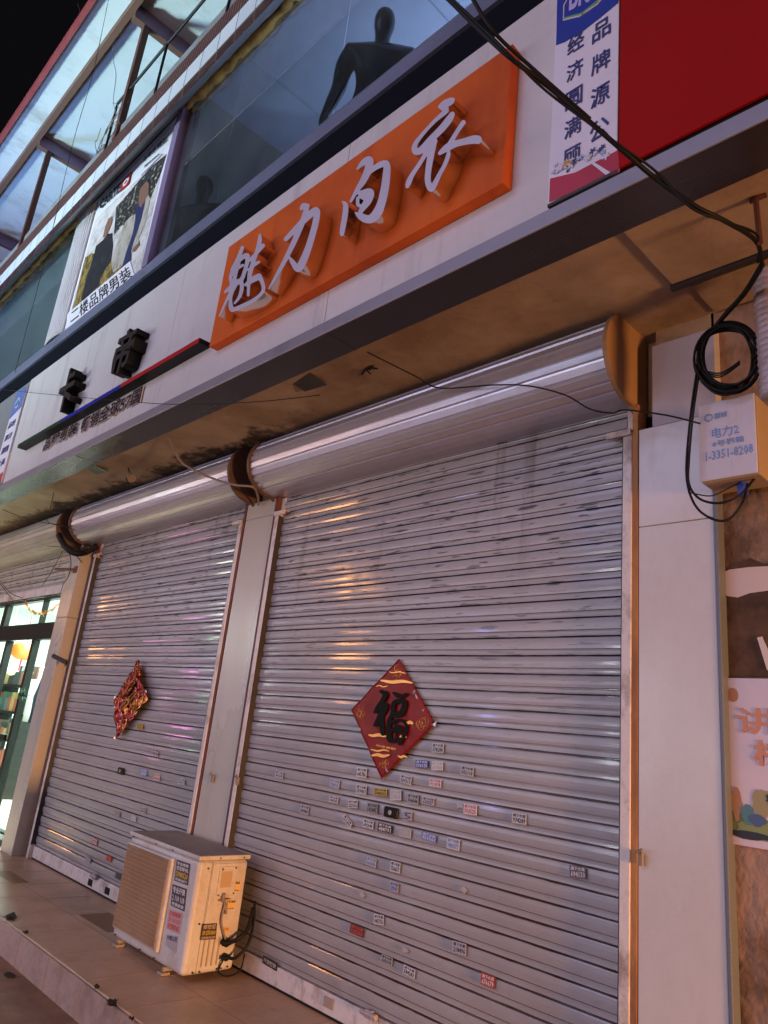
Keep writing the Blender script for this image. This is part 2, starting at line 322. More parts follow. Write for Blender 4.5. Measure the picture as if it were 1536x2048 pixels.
M['foam'] = mat('yellow_foam', (.60, .40, .10), .8, 0, (.20, .12, .03), 12, .8, (.6, 1, 1), .8, 30)
M['foamw'] = mat('foam_pale_skin', (.68, .62, .60), .8, 0, (.32, .25, .18), 12, .8, (.6, 1, 1), .6, 40)
M['concrete'] = mat('grey_concrete', (.20, .20, .21), .9, 0, (.11, .11, .11), 5, .7, (1, 1, 1), .3, 30)
M['steelpurple'] = mat('window_mullion', (.25, .19, .32), .4, .2)
M['canopyw'] = mat('canopy_sheet', (.54, .59, .61), .55, 0, (.36, .38, .36), 1.4, .5, (1, .7, 1), .12, 3, lo=.5, hi=.8)
M['rbeam'] = mat('red_brown_steel', (.11, .035, .025), .55, .1, (.07, .035, .02), 6, .6)
M['obeam'] = mat('rusty_steel', (.13, .06, .035), .6, .1, (.12, .06, .035), 6, .6)
M['redtrim'] = mat('red_sheet_edge', (.22, .03, .035), .5, 0, (.25, .06, .05), 5, .6)
M['brownrib'] = mat('brown_ribbed_tile', (.12, .052, .045), .5, 0, (.07, .03, .028), 5, .6)
M['mann'] = mat('glossy_black_body', (.003, .003, .0035), .2)
M['cable'] = mat('black_cable', (.006, .006, .007), .6, spec=.25)
M['cablegrey'] = mat('grey_cable', (.22, .18, .16), .6)
M['ac'] = mat('ac_white_paint', (.55, .54, .56), .42, 0, (.48, .38, .30), 3, .6, (1, 1, 1), .02, 60, rvar=.1)
M['acgrille'] = mat('dusty_grille', (.43, .31, .22), .7, 0, (.31, .20, .13), 3, .7)
M['actop'] = mat('dusty_top', (.36, .29, .24), .6, 0, (.25, .18, .14), 4, .8)
M['foilr'] = mat('red_foil', (.24, .008, .006), .38, .1, (.15, .006, .005), 4, .6, (1, 1, 1), .15, 10, spec=.22)
M['charink'] = mat('brush_ink', (.008, .009, .008), .75, spec=.15)
M['foilmix'] = mat('red_gold_foil', (.22, .010, .008), .22, .55, (.75, .34, .07), 16, 1, (1, 1, .6), .3, 30, lo=.57, hi=.63)
M['foilg'] = mat('gold_foil', (.85, .42, .10), .35, .5, None, bump=.3, bscale=20)
M['clear'] = mat('crumpled_clear_film', (.55, .5, .5), .12, .6, None, bump=.6, bscale=40)
M['tile'] = mat('platform_tile', (.60, .40, .26), .28, 0, (.42, .25, .15), 1.3, .8, (1, 1, 1), .05, 8, rvar=.25)
M['tile2'] = mat('worn_tile', (.26, .15, .06), .5, 0, (.18, .10, .05), 3, .8)
M['kerb'] = mat('kerb_tile', (.47, .33, .29), .45, 0, (.30, .2, .18), 3, .6)
M['ground'] = mat('stained_concrete', (.38, .23, .15), .7, 0, (.11, .06, .045), 1.6, .9, (1, 1, 1), .35, 14, rvar=.2)
M['rough'] = mat('rough_plaster', (.36, .23, .17), .9, 0, (.13, .07, .04), 3.6, 1, (1, 1, .8), .9, 22, lo=.42, hi=.62)
M['foilpipe'] = mat('foil_wrap', (.42, .36, .40), .45, .2, (.2, .14, .14), 10, .5, (1, 1, 1), .6, 25)
M['metalbox'] = mat('meter_box_paint', (.55, .52, .60), .5, 0, (.45, .42, .48), 3, .5)
M['boxside'] = mat('meter_box_side', (.34, .26, .20), .6)
M['shopwhite'] = mat('shop_wall_white', (.78, .84, .80), .5)
M['shopfloor'] = mat('shop_floor_tile', (.7, .75, .68), .2)
M['doorframe'] = mat('dark_door_frame', (.008, .008, .008), .6, 0, spec=.2)
M['tube'] = mat('lit_tube', (1, 1, 1), .5, emit=(.78, 1, .88), estr=6)
M['lantern'] = mat('lit_lantern', (.8, .1, .02), .5, emit=(1, .22, .02), estr=1.6)
M['tinsel'] = mat('orange_tinsel', (.55, .18, .05), .3, .5)

streaks(M['fascia'], (.30, .27, .28), .5); streaks(M['panel'], (.30, .25, .20), .35, 2.5); streaks(M['pillar2'], (.34, .26, .21), .5, 2.0, (1.2, 1, .35)); streaks(M['orange'], (.28, .04, .01), .45, 2.5)
streaks(M['redpanel'], (.16, .004, .005), .5, 2.0, (1.2, 1, .5)); streaks(M['ac'], (.30, .20, .13), .55, 4, (1, 1, .5), .5, .7, .35); streaks(M['roll'], (.22, .18, .17), .35, 4, (.5, 1, 1), .56, .72, .15)
streaks(M['guide'], (.20, .12, .08), .7, 6, (1, 1, .6), .52, .66, .3); streaks(M['sill'], (.10, .09, .12), .4, 3, (1.5, 1, 1)); streaks(M['canopyw'], (.22, .20, .16), .6, 1.6, (1, .5, 1), .52, .68, .1)
streaks(M['trim'], (.12, .10, .11), .4, 3, (1, 1, 1)); streaks(M['kerb'], (.16, .09, .06), .6, 3, (1, 1, 1), .48, .7, .4); streaks(M['tile'], (.20, .11, .06), .55, 1.6, (1, 1, 1), .48, .7, .25)
streaks(M['metalbox'], (.25, .2, .2), .4, 5); streaks(M['paper'], (.45, .40, .44), .4, 3)
# ------------------------------------------------------------------ ground
g = MB(); g.box(-60, 60, -60, 1.90, -.20, -.165); tag(g.build('road', M['ground']), kind='structure')
g = MB()
g.box(-40, 8, 1.912, 12, -.25, 0)
pl = g.build('raised_pavement', M['tile'], bevel=.006); tag(pl, kind='structure')
g = MB(); g.box(-40, 8, 1.897, 1.91, -.19, -.006)
tag(g.build('kerb_face', M['kerb']), kind='structure')
g = MB()
for k in range(60):                                          # grout joints, thin inlaid strips
    x = -22 + k * .423
    if x > 4: break
    g.box(x, x + .004, 1.914, 2.30, -.001, .0008); g.box(x + .1, x + .104, 2.304, 2.70, -.001, .0008); g.box(x - .002, x + .002, 1.8955, 1.8972, -.165, -.01)
g.box(-22, 4, 2.30, 2.304, -.001, .0008)
tag(g.build('pavement_joints', mat('grout', (.30, .20, .15), .7)), kind='structure')
g = MB()
for (x, y, sx, sy) in [(-6.3, 2.25, .42, .12), (-4.95, 2.35, .42, .2), (-4.7, 2.52, .3, .1)]: g.box(x, x + sx, y, y + sy, -.001, .0012)
tag(g.build('worn_tile_patches', M['tile2']), kind='structure')

# ------------------------------------------------------------------ building shell
bld = thing('building', (-4, 2.8, 0), 'two storey shop building with lavender sign band, stained soffit and brown tiled cornice', 'building')
b = MB(); b.box(-1.30, -1.05, 2.72, 2.95, 2.99, 3.12); b.box(-40, 6, 2.80, 2.95, 2.74, 3.12); b.box(-4.30, -3.86, 2.72, 2.82, 0, 2.99); b.box(-7.12, -6.76, 2.78, 2.9, 0, 2.99)
b.build('upper_wall_strip', M['wallin'], bld)
b = MB(); b.box(-1.06, 6, 2.72, 2.95, 0, 3.12); ww = b.build('rough_wall', M['rough'], bld)
b = MB(); b.box(-40, 6, 1.985, 3.0, 3.105, 3.3); b.build('soffit', M['soffit'], bld)
b = MB(); b.box(-1.09, 6, 2.0, 2.42, 3.090, 3.104); b.box(-1.04, 6, 2.48, 2.70, 3.094, 3.104); b.build('soffit_board', M['soffit'], bld, bevel=.004)
b = MB(); b.box(-1.10, 6, 2.425, 2.452, 3.078, 3.104); b.build('soffit_batten', M['dark'], bld)
b = MB(); b.box(-40, 6, 1.803, 1.985, 3.052, 3.29); b.build('fascia_underside', M['under'], bld)
for x in (-4.2, -1.9): pass
for x in (-5.42, -2.47): b = MB(); b.box(x, x + .006, 1.806, 1.986, 3.0495, 3.0525); b.build('underside_seam', M['dark'], bld)
b = MB(); b.box(-40, 6, 1.7925, 1.802, 3.052, 3.118); b.build('aluminium_trim', M['trim'], bld, bevel=.003)
b = MB()
for x0, x1 in ((-7.10, -5.48), (-5.477, -4.17), (-4.167, -2.50), (-2.497, -1.25)): b.box(x0, x1, 1.80, 1.83, 3.1185, 4.185)
b.build('sign_band_panel', M['fascia'], bld, bevel=.0015)
b = MB(); b.box(-7.9, -7.105, 1.805, 1.83, 3.1185, 4.185); b.box(-40, -7.903, 1.806, 1.83, 3.1185, 4.185); b.build('grey_side_panel', M['fascia_grey'], bld, bevel=.002)
b = MB(); b.prof([(1.812, 4.186), (1.812, 4.385), (1.83, 4.40), (1.885, 4.50), (1.95, 4.50), (1.95, 4.186)], -40, 6); b.build('black_capping', M['black'], bld)
b = MB(); b.box(-40, 6, 1.955, 2.1, 4.0, 4.55); b.build('parapet_core', M['dark'], bld)
# second floor window band
b = MB(); b.prof([(1.875, 4.529), (1.875, 4.632), (1.915, 4.718), (1.95, 4.718), (1.95, 4.529)], -40, 6); b.build('window_sill', M['sill'], bld)
b = MB(); b.box(-1.0, 6, 1.885, 1.95, 4.72, 6.24); b.build('upper_blank_wall', M['concrete'], bld)
glass = bpy.data.materials.new('window_glass'); glass.use_nodes = True; nt = glass.node_tree; nt.nodes.clear()
out = nt.nodes.new('ShaderNodeOutputMaterial'); mx = nt.nodes.new('ShaderNodeMixShader'); tr = nt.nodes.new('ShaderNodeBsdfTransparent'); gl = nt.nodes.new('ShaderNodeBsdfGlossy')
du = nt.nodes.new('ShaderNodeBsdfDiffuse'); du.inputs[0].default_value = (.55, .58, .60, 1); mdu = nt.nodes.new('ShaderNodeMixShader'); dn = nt.nodes.new('ShaderNodeTexNoise'); dtc = nt.nodes.new('ShaderNodeTexCoord'); dn.inputs['Scale'].default_value = 2.2; dn.inputs['Detail'].default_value = 8; nt.links.new(dtc.outputs['Object'], dn.inputs['Vector'])
dr = nt.nodes.new('ShaderNodeMapRange'); dr.inputs['From Min'].default_value = .3; dr.inputs['From Max'].default_value = .75; dr.inputs['To Min'].default_value = .012; dr.inputs['To Max'].default_value = .055; nt.links.new(dn.outputs['Fac'], dr.inputs['Value']); nt.links.new(dr.outputs[0], mdu.inputs[0])
fr = facing_fac(nt, .20, .8, 2.2); tr.inputs[0].default_value = (.62, .68, .74, 1); gl.inputs['Roughness'].default_value = .012; gl.inputs[0].default_value = (.9, .95, 1, 1)
nt.links.new(fr, mx.inputs[0]); nt.links.new(tr.outputs[0], mx.inputs[1]); nt.links.new(gl.outputs[0], mx.inputs[2]); nt.links.new(mx.outputs[0], mdu.inputs[1]); nt.links.new(du.outputs[0], mdu.inputs[2]); nt.links.new(mdu.outputs[0], out.inputs[0])
wins = [(-5.05, -4.172), (-4.168, -2.882), (-2.878, -1.0)]
for i, (x0, x1) in enumerate(wins):
    b = MB(); b.add([(x0,1.92,4.70),(x1,1.92,4.70),(x1,1.92,6.25),(x0,1.92,6.25)],[(0,1,2,3)]); b.build('window_pane', glass, bld)
b = MB(); b.add([(-12,1.92,4.70),(-7.35,1.92,4.70),(-7.35,1.92,6.25),(-12,1.92,6.25)],[(0,1,2,3)]); b.build('window_pane', glass, bld)
b = MB(); b.box(-5.155, -5.052, 1.862, 1.935, 4.63, 6.20); b.build('mullion', M['steelpurple'], bld, bevel=.003)
b = MB(); b.box(-5.05, -4.99, 1.930, 1.99, 4.63, 6.20); b.build('mullion_inner', M['dark'], bld)
# room behind the glass
roomm = mat('upstairs_ceiling', (.34, .40, .52), .8, 0, (.26, .30, .40), 2, .6); rdark = mat('upstairs_dark', (.24, .27, .26), .8, 0, (.32, .34, .31), 3, .5)
b = MB(); b.box(-4.9, -1.02, 1.99, 6.0, 6.30, 6.36); b.build('room_ceiling', roomm, bld)
b = MB()
for x in (-4.3, -2.9): b.box(x, x + .008, 2.0, 6.0, 6.292, 6.301)
b.box(-4.9, -1.02, 3.0, 3.008, 6.293, 6.3015)
b.build('ceiling_grid', mat('ceiling_joint', (.27, .32, .42), .8), bld)
b = MB(); b.box(-12, -4.905, 1.99, 6.0, 6.30, 6.36); b.box(-7.3, -7.24, 2.15, 6.0, 4.4, 6.3); b.build('room_partition', rdark, bld)
b = MB(); b.box(-12, -1.0, 6.0, 6.06, 4.2, 6.36); b.box(-12, -1.0, 1.96, 6.0, 4.10, 4.16); b.build('room_back_wall', roomm, bld)
curt = mat('frosted_film', (.36, .44, .41), .6, 0, (.26, .32, .31), 1.4, .6)
b = MB(); b.box(-12, -7.36, 2.0, 2.02, 4.4, 6.29); b.build('frosted_screen', curt, bld)
area('upstairs_room_light', (-2.6, 3.6, 4.9), (-3.0, 3.2, 6.3), 1.2, 80, (.62, .72, 1.0))
area('upstairs_left_light', (-9.0, 3.0, 4.6), (-9.0, 2.0, 5.4), 2.2, 90, (.75, 1.0, .9))  # unseen light added to brighten the frosted screen
# foam strip and grey band under the cornice
rnd = random.Random(3)
def foam(x0, x1, name, m, yy, zz, r0):
    pts = []; rs = []; x = x0
    while x < x1: pts.append((x, yy + rnd.uniform(-.012, .012), zz + rnd.uniform(-.012, .012))); rs.append(r0 * rnd.uniform(.6, 1.35)); x += .06
    b = MB(); b.tube(pts, rs, 8); return b.build(name, m, bld, smooth=True)
foam(-5.08, -.9, 'foam_seal', M['foam'], 1.895, 6.215, .034); foam(-5.08, -.9, 'foam_seal_skin', M['foamw'], 1.865, 6.245, .020)
foam(-12, -7.3, 'foam_seal', M['foam'], 1.895, 6.215, .034); foam(-12, -7.3, 'foam_seal_skin', M['foamw'], 1.865, 6.245, .020)
b = MB(); b.prof([(1.728, 5.985), (1.885, 6.25), (1.93, 6.25), (1.93, 6.6), (1.728, 6.6)], -40, 6); b.build('concrete_edge', M['concrete'], bld)
def tile_mat(name, c1, c2, mortar, bw, rh, off):
    m = bpy.data.materials.new(name); m.use_nodes = True; nt = m.node_tree; N = nt.nodes; bs = N['Principled BSDF']
    tc = N.new('ShaderNodeTexCoord'); sp = N.new('ShaderNodeSeparateXYZ'); cb = N.new('ShaderNodeCombineXYZ'); bt = N.new('ShaderNodeTexBrick')
    nt.links.new(tc.outputs['Object'], sp.inputs[0]); nt.links.new(sp.outputs['X'], cb.inputs[0]); cb.inputs[1].default_value = rh * .5
    bt.offset = 0; bt.inputs['Scale'].default_value = 1; bt.inputs['Brick Width'].default_value = bw; bt.inputs['Row Height'].default_value = rh
    bt.inputs['Mortar Size'].default_value = .005; bt.inputs['Color1'].default_value = (*c1, 1); bt.inputs['Color2'].default_value = (*c2, 1); bt.inputs['Mortar'].default_value = (*mortar, 1)
    nt.links.new(cb.outputs[0], bt.inputs[0]); nt.links.new(bt.outputs['Color'], bs.inputs['Base Color']); bs.inputs['Roughness'].default_value = .25; return m
M['wtile'] = tile_mat('white_glazed_tile', (.66, .68, .74), (.58, .61, .68), (.08, .08, .09), .25, .4, 0)
M['btile'] = tile_mat('brown_glazed_tile', (.045, .018, .018), (.07, .03, .028), (.16, .12, .12), .25, .4, 0)
b = MB(); b.box(-40, 6, 1.711, 1.727, 6.088, 6.272); b.build('white_tile_course', M['wtile'], bld, bevel=.002)
b = MB(); b.box(-40, 6, 1.716, 1.7275, 5.983, 6.087); b.build('brown_tile_course', M['btile'], bld, bevel=.002)
b = MB(); x = -20.0
while x < .5: b.box(x, x + .030, 1.706, 1.727, 6.273, 6.444); x += .040
b.build('ribbed_tile_course', M['brownrib'], bld)
b = MB(); b.box(-40, 6, 1.7275, 1.9, 6.25, 6.444); b.box(-40, 6, 1.93, 6.4, 6.40, 6.50); b.build('cornice_slab', M['dark'], bld)
# pillars
b = MB(); b.box(-4.275, -3.935, 2.66, 2.72, 0, 2.62); b.box(-4.275, -3.935, 2.66, 2.72, 2.621, 2.74); b.build('pillar_cladding', M['panel'], bld, bevel=.004)
b = MB(); b.box(-1.349, -1.05, 2.66, 2.72, 0, 2.19); b.box(-1.349, -1.05, 2.66, 2.72, 2.192, 2.62); b.build('pillar_cladding', M['pillar2'], bld, bevel=.004)
b = MB(); b.box(-1.0495, -1.036, 2.657, 2.72, 0, 2.60); b.build('shaded_pillar_edge', mat('blue_shade_tint', (.12, .14, .19), .5, .1), bld, bevel=.003)  # blue-grey colour paints in the pillar side's shade from the orange light
b = MB(); b.box(-1.29, -1.03, 2.664, 2.724, 2.622, 3.0); b.build('pillar_head_board', M['jbox'], bld)
b = MB(); b.box(-7.13, -6.86, 2.56, 2.80, 0, 2.02); b.box(-7.13, -6.86, 2.56, 2.80, 2.022, 2.66); b.build('pillar_cladding', M['panel'], bld, bevel=.004)

# ------------------------------------------------------------------ roller shutters
def shutter(x0, x1, zbot, label, m, gl, gr, plateR, plateL, rollm, seed, boxx):
    t = thing('roller_shutter', ((x0 + x1) / 2, 2.7, 0), label, 'roller shutter', 'roller shutters under the sign band')
    rn = random.Random(seed)
    p = .079; z = zbot + .102; ztop = 2.80
    prof = [(2.712, zbot + .1)]
    while z < ztop:
        prof += [(2.712, z + .0008), (2.7105, z + .0016), (2.6965, z + .0034), (2.6972, z + .012), (2.6970, z + .020), (2.6955, z + .0252), (2.7020, z + .0260), (2.7020, z + .0280), (2.6915, z + .0294), (2.6900, z + .042), (2.6896, z + .056), (2.6906, z + .070), (2.6930, z + .0752), (2.712, z + .0766)]; z += p
    # run along x in short lengths with a slight waviness, as rolled steel has
    n = len(prof); K = 26; vs = []; fs = []
    for k in range(K + 1):
        x = x0 + (x1 - x0) * k / K
        for (y, zz) in prof: vs.append((x, y + .0055 * noise.noise(Vector((x * 1.3 + seed, zz * 1.1, 0))), zz + .0035 * noise.noise(Vector((x * 1.1, seed, zz * 2.2)))))
    for k in range(K):
        for i in range(n - 1): fs.append((k * n + i, k * n + i + 1, (k + 1) * n + i + 1, (k + 1) * n + i))
    b = MB(); b.add(vs, fs); b.build('slat_curtain', m, t)
    b = MB(); b.box(x0 + .005, x1 - .005, 2.683, 2.708, zbot + .012, zbot + .1005); b.build('bottom_bar', M['guide'], t, bevel=.004)
    b = MB(); b.box(x0 + .005, x1 - .005, 2.687, 2.70, zbot + .0005, zbot + .0115); b.build('rubber_seal', M['cable'], t)
    for gx, s, rm in ((x0, -1, gl), (x1, 1, gr)):
        b = MB(); a, c = sorted((gx, gx + s * .042)); b.box(a, c, 2.652, 2.70, 0.0, 2.615); b.box(a, c, 2.69, 2.73, 2.616, 2.74); b.build('guide_rail', M['guide'], t, bevel=.004)
        b = MB(); a, c = sorted((gx + s * .0425, gx + s * .066)); b.box(a, c, 2.656, 2.73, 0, 2.74); b.build('guide_edge', rm, t)
        b = MB(); a, c = sorted((gx - s * .0006, gx - s * .0024)); b.box(a, c, 2.6535, 2.70, 0.11, 2.60); b.build('shadow_grime_lip', M['dark'], t)  # dark strip paints the slot's shadow, with grime, on the inner guide face
        b = MB(); a, c = sorted((gx - s * .072, gx + s * .04)); b.box(a, c, 2.640, 2.651, 2.600, 2.622); b.box(a, c, 2.640, 2.685, 2.6225, 2.628); b.build('guide_hook', M['guide'], t)
    cy, cz, r = 2.615, 2.935, .192; pr = []
    for k in range(15):
        a = math.radians(62 + k * 15); rr = r * (1.0 if k % 1 == 0 else .98); pr.append((cy + rr * math.cos(a), cz + rr * math.sin(a)))
        if k in (4, 5, 6, 7, 8, 9, 10, 11, 12):
            a2 = a + math.radians(2.2); pr.append((cy + (r - .009) * math.cos(a2), cz + (r - .009) * math.sin(a2))); a3 = a + math.radians(5); pr.append((cy + (r - .009) * math.cos(a3), cz + (r - .009) * math.sin(a3))); a4 = a + math.radians(6.0); pr.append((cy + r * math.cos(a4), cz + r * math.sin(a4)))
    pr = [q for q in pr if q[0] <= 2.79]
    pr += [(2.79, pr[-1][1]), (2.79, pr[0][1])]
    b = MB(); b.prof(pr, boxx[0], boxx[1]); b.build('roll_cover', rollm, t)
    pe = [(cy + (r + .014) * math.cos(math.radians(60 + k * 12)), cz + (r + .014) * math.sin(math.radians(60 + k * 12))) for k in range(19)]; pe += [(2.74, 2.66), (2.76, 2.66), (2.76, pe[0][1])]
    b = MB(); b.prof(pe, boxx[1] + .001, boxx[1] + .022); b.build('end_plate', plateR, t)
    b = MB(); b.prof(pe, boxx[0] - .022, boxx[0] - .001); b.build('end_plate', plateL, t)
    return t
platetan = mat('tan_end_plate', (.30, .18, .09), .6, 0, (.30, .17, .08), 3, .7); platebr = mat('brown_end_plate', (.13, .075, .06), .55, .2, (.07, .04, .035), 4, .7)
sR = shutter(-3.872, -1.417, 0, 'closed right shutter with a flat red diamond and many small stickers', M['shut'], M['redrust'], M['rust'], platetan, platebr, M['roll'], 1, (-3.96, -1.385))
sM = shutter(-6.742, -4.345, 0, 'closed middle shutter behind the outdoor air conditioner, with a crumpled red foil diamond', M['shut'], M['redrust'], M['redrust'], platebr, platebr, M['roll'], 5, (-6.95, -4.22))
sL = shutter(-10.6, -7.20, 2.30, 'half raised left shutter above the lit glass door of the neighbouring shop', M['shut_left'], M['redrust'], M['redrust'], platebr, platebr, M['roll_dirty'], 9, (-11.0, -7.29))
# lock covers and bar locks
def lockbox(px, py, label, y=2.684, w_=.05, h_=.026, m='lblack'):
    c = PY(px, py, y); b = MB(); b.box(c.x - w_, c.x + w_, y, y + .012, c.z - h_, c.z + h_); o = b.build('lock_cover', M[m], None, bevel=.008); tag(o, label, 'lock cover')
    return o
def add_lock(t, px, py, y=2.676):
    c = PY(px, py, y); b = MB(); b.box(c.x - .046, c.x + .046, y, y + .014, c.z - .024, c.z + .024); o = b.build('lock_cover', M['lblack'], t, bevel=.01)
    b = MB(); b.tube([(c.x, y - .003, c.z), (c.x, y + .004, c.z)], .011, 12); b.build('keyhole', M['foilpipe'], o)
add_lock(sR, 780, 1625); add_lock(sM, 240, 1542)
for t, px, py in ((sR, 740, 2028), (sM, 190, 1753)):
    c = PY(px, py, 2.676); b = MB(); b.tube([(c.x - .05, 2.668, c.z), (c.x + .05, 2.668, c.z)], .013, 12); b.box(c.x - .02, c.x + .02, 2.66, 2.682, c.z - .017, c.z + .017); b.build('bar_lock', M['foilpipe'], t, smooth=False, bevel=.003)
for t, pts in ((sM, [(180, 1765), (214, 1782)]), (sR, [(657, 2006)])):
    for px, py in pts:
        c = PY(px, py, 2.68); b = MB(); b.box(c.x - .035, c.x + .035, 2.678, 2.683, c.z - .022, c.z + .022); b.build('bar_slot', M['lblack'] if t is sM else M['boxside'], t, bevel=.004)
# rail latches
for t, px, py, y in ((sR, 1280, 1718, 2.64), (sR, 474, 1562, 2.645), (sM, 424, 1557, 2.645)):
    c = PY(px, py, y); b = MB(); b.box(c.x - .008, c.x + .010, y - .004, y + .012, c.z - .022, c.z + .022); b.tube([(c.x - .01, y - .015, c.z + .02), (c.x + .02, y - .02, c.z + .035)], .006, 6); b.build('rail_latch', M['cablegrey'], t, bevel=.003)

# ------------------------------------------------------------------ orange sign and its brush letters
sg = thing('orange_sign_board', (-2.45, 1.8, 3.65), 'long orange sign board with four raised silver brush characters', 'shop sign')
b = MB(); b.box(-3.50, -1.425, 1.745, 1.799, 3.300, 3.985); b.build('board', M['orange'], sg, bevel=.004)
YF = 1.665
def A(x, y): return (400 + x / 2.363, 200 + y / 2.363)
def Bc(x, y): return (760 + x / 5.486, 180 + y / 5.486)
def Cc(x, y): return (430 + x / 6.144, 470 + y / 6.144)
def S(fn, sc, *pts): return [(*fn(x, y), w_ / 2 / sc) for x, y, w_ in pts]
yi = [S(Bc, 5.486, (650, 185, 30), (715, 150, 80), (770, 125, 78), (800, 105, 44)), S(Bc, 5.486, (690, 180, 90), (720, 230, 60), (600, 340, 40), (480, 470, 38), (390, 590, 50), (385, 670, 70), (450, 660, 74), (560, 540, 72), (680, 420, 76), (760, 320, 76), (795, 262, 50)),
      S(Bc, 5.486, (600, 560, 60), (520, 670, 50), (440, 800, 44), (360, 920, 48), (315, 1010, 60), (298, 1060, 40)),
      S(Bc, 5.486, (585, 590, 70), (555, 730, 72), (530, 880, 66), (525, 1000, 66), (555, 1080, 70), (590, 1050, 60), (650, 930, 46), (710, 820, 44), (745, 730, 46), (755, 680, 34)),
      S(Bc, 5.486, (655, 695, 40), (740, 630, 80), (830, 590, 72), (930, 565, 74), (1020, 545, 92), (1070, 545, 96)), S(Bc, 5.486, (730, 640, 50), (790, 550, 48), (850, 450, 46), (915, 355, 52))]
def Dc(x, y): return (640 + x / 3.967, 260 + y / 3.967)
nei = [S(Dc, 3.967, (295, 310, 14), (340, 262, 44), (388, 240, 64), (388, 290, 60), (368, 350, 58), (335, 415, 50), (292, 480, 34), (245, 565, 22)), S(Dc, 3.967, (180, 568, 14), (203, 600, 40), (198, 680, 44), (180, 780, 42), (174, 825, 34)),
       S(Dc, 3.967, (370, 355, 30), (420, 310, 40), (480, 275, 48), (528, 270, 50), (528, 350, 60), (514, 460, 64), (490, 570, 66), (452, 660, 74), (395, 708, 66), (330, 690, 56), (280, 655, 12)),
       S(Dc, 3.967, (310, 500, 30), (355, 515, 84), (395, 500, 70), (380, 560, 62), (335, 625, 44), (305, 680, 24)), S(Dc, 3.967, (300, 540, 26), (302, 595, 28), (345, 600, 22))]
li = [S(A, 2.363, (478, 515, 14), (490, 500, 26), (508, 500, 20)), S(A, 2.363, (405, 658, 20), (450, 612, 26), (500, 560, 30), (548, 522, 32), (548, 570, 30), (530, 640, 30), (508, 710, 32), (480, 775, 36), (462, 798, 30), (440, 770, 24), (420, 740, 8)),
      S(A, 2.363, (505, 505, 22), (490, 560, 26), (462, 630, 26), (430, 700, 24), (395, 770, 20), (355, 840, 14), (325, 893, 6))]
mei = [S(Cc, 6.144, (335, 155, 44), (300, 250, 46), (250, 340, 34), (195, 430, 20)), S(Cc, 6.144, (215, 420, 36), (290, 320, 40), (385, 250, 60), (400, 310, 54), (370, 430, 46), (330, 540, 50), (290, 570, 46)),
       S(Cc, 6.144, (215, 440, 46), (190, 520, 40), (205, 600, 50)), S(Cc, 6.144, (205, 490, 34), (270, 420, 34), (340, 370, 34)), S(Cc, 6.144, (300, 310, 40), (255, 470, 44), (230, 590, 50)),
       S(Cc, 6.144, (310, 560, 60), (220, 620, 60), (125, 700, 34)), S(Cc, 6.144, (235, 600, 40), (180, 720, 34), (120, 850, 28), (50, 1000, 12)),
       S(Cc, 6.144, (320, 560, 50), (330, 650, 50), (300, 760, 40), (240, 840, 24)), S(Cc, 6.144, (270, 600, 30), (215, 700, 34), (190, 800, 40), (200, 900, 60), (230, 915, 50), (340, 870, 50), (460, 810, 46), (550, 740, 40), (595, 670, 44), (580, 580, 50), (545, 510, 60)),
       S(Cc, 6.144, (550, 0, 30), (548, 70, 54), (520, 180, 46), (470, 330, 50), (430, 470, 56), (415, 600, 44), (408, 740, 34)), S(Cc, 6.144, (430, 310, 34), (510, 220, 44), (590, 130, 50)), S(Cc, 6.144, (410, 430, 30), (480, 370, 40), (540, 330, 34)),
       S(Cc, 6.144, (380, 610, 40), (460, 550, 70), (540, 510, 76))]
for st in (mei, li, nei, yi):
    b = MB(); strokes_mb(b, st, lambda x, y: PY(x, y, YF), (0, .078, 0), step=1.4); b.build('brush_character', [M['lface'], M['lside']], sg)
# ------------------------------------------------------------------ black letter sign
kd = thing('black_letter_sign', (-5.1, 1.8, 3.4), 'raised black block characters over a green, blue and red bar on the white band', 'shop sign')
def blk(ch, q, d=.095):
    b = MB(); text_mb(b, ch, quadP(q, 1.705), (0, -d + .0, 0) if False else (0, .093, 0), bold=.022, res=2, side=1); return b.build('block_character', [M['lfaceb'], M['lblack']], kd)
blk('卡', [(127, 745), (157, 727), (137, 813), (107, 831)]); blk('帝', [(240, 668), (279, 645), (254, 735), (215, 757)])
for n, x0, x1, c in (('green_bar', -6.66, -5.675, (.008, .05, .03)), ('blue_bar', -5.673, -4.632, (.01, .02, .34)), ('red_bar', -4.63, -3.60, (.42, .01, .02))):
    b = MB(); b.box(x0, x1, 1.725, 1.799, 3.356, 3.388, 0); o = b.build(n, [mat(n + '_face', c, .35), M['lblack']], kd)
    for p in o.data.polygons:
        if abs(p.normal.y) < .5: p.material_index = 1
for body, x0, x1, z0, z1 in (('品牌男装', -6.15, -5.46, 3.232, 3.345), ('畅销全球57国', -5.38, -4.40, 3.215, 3.342)):
    b = MB(); text_mb(b, body, rectq(x0, x1, z0, z1, 1.785), (0, .008, 0), bold=.016, side=1, res=2); b.build('small_text', [M['lblack'], mat('letter_edge_grey', (.52, .48, .52), .5)], kd)
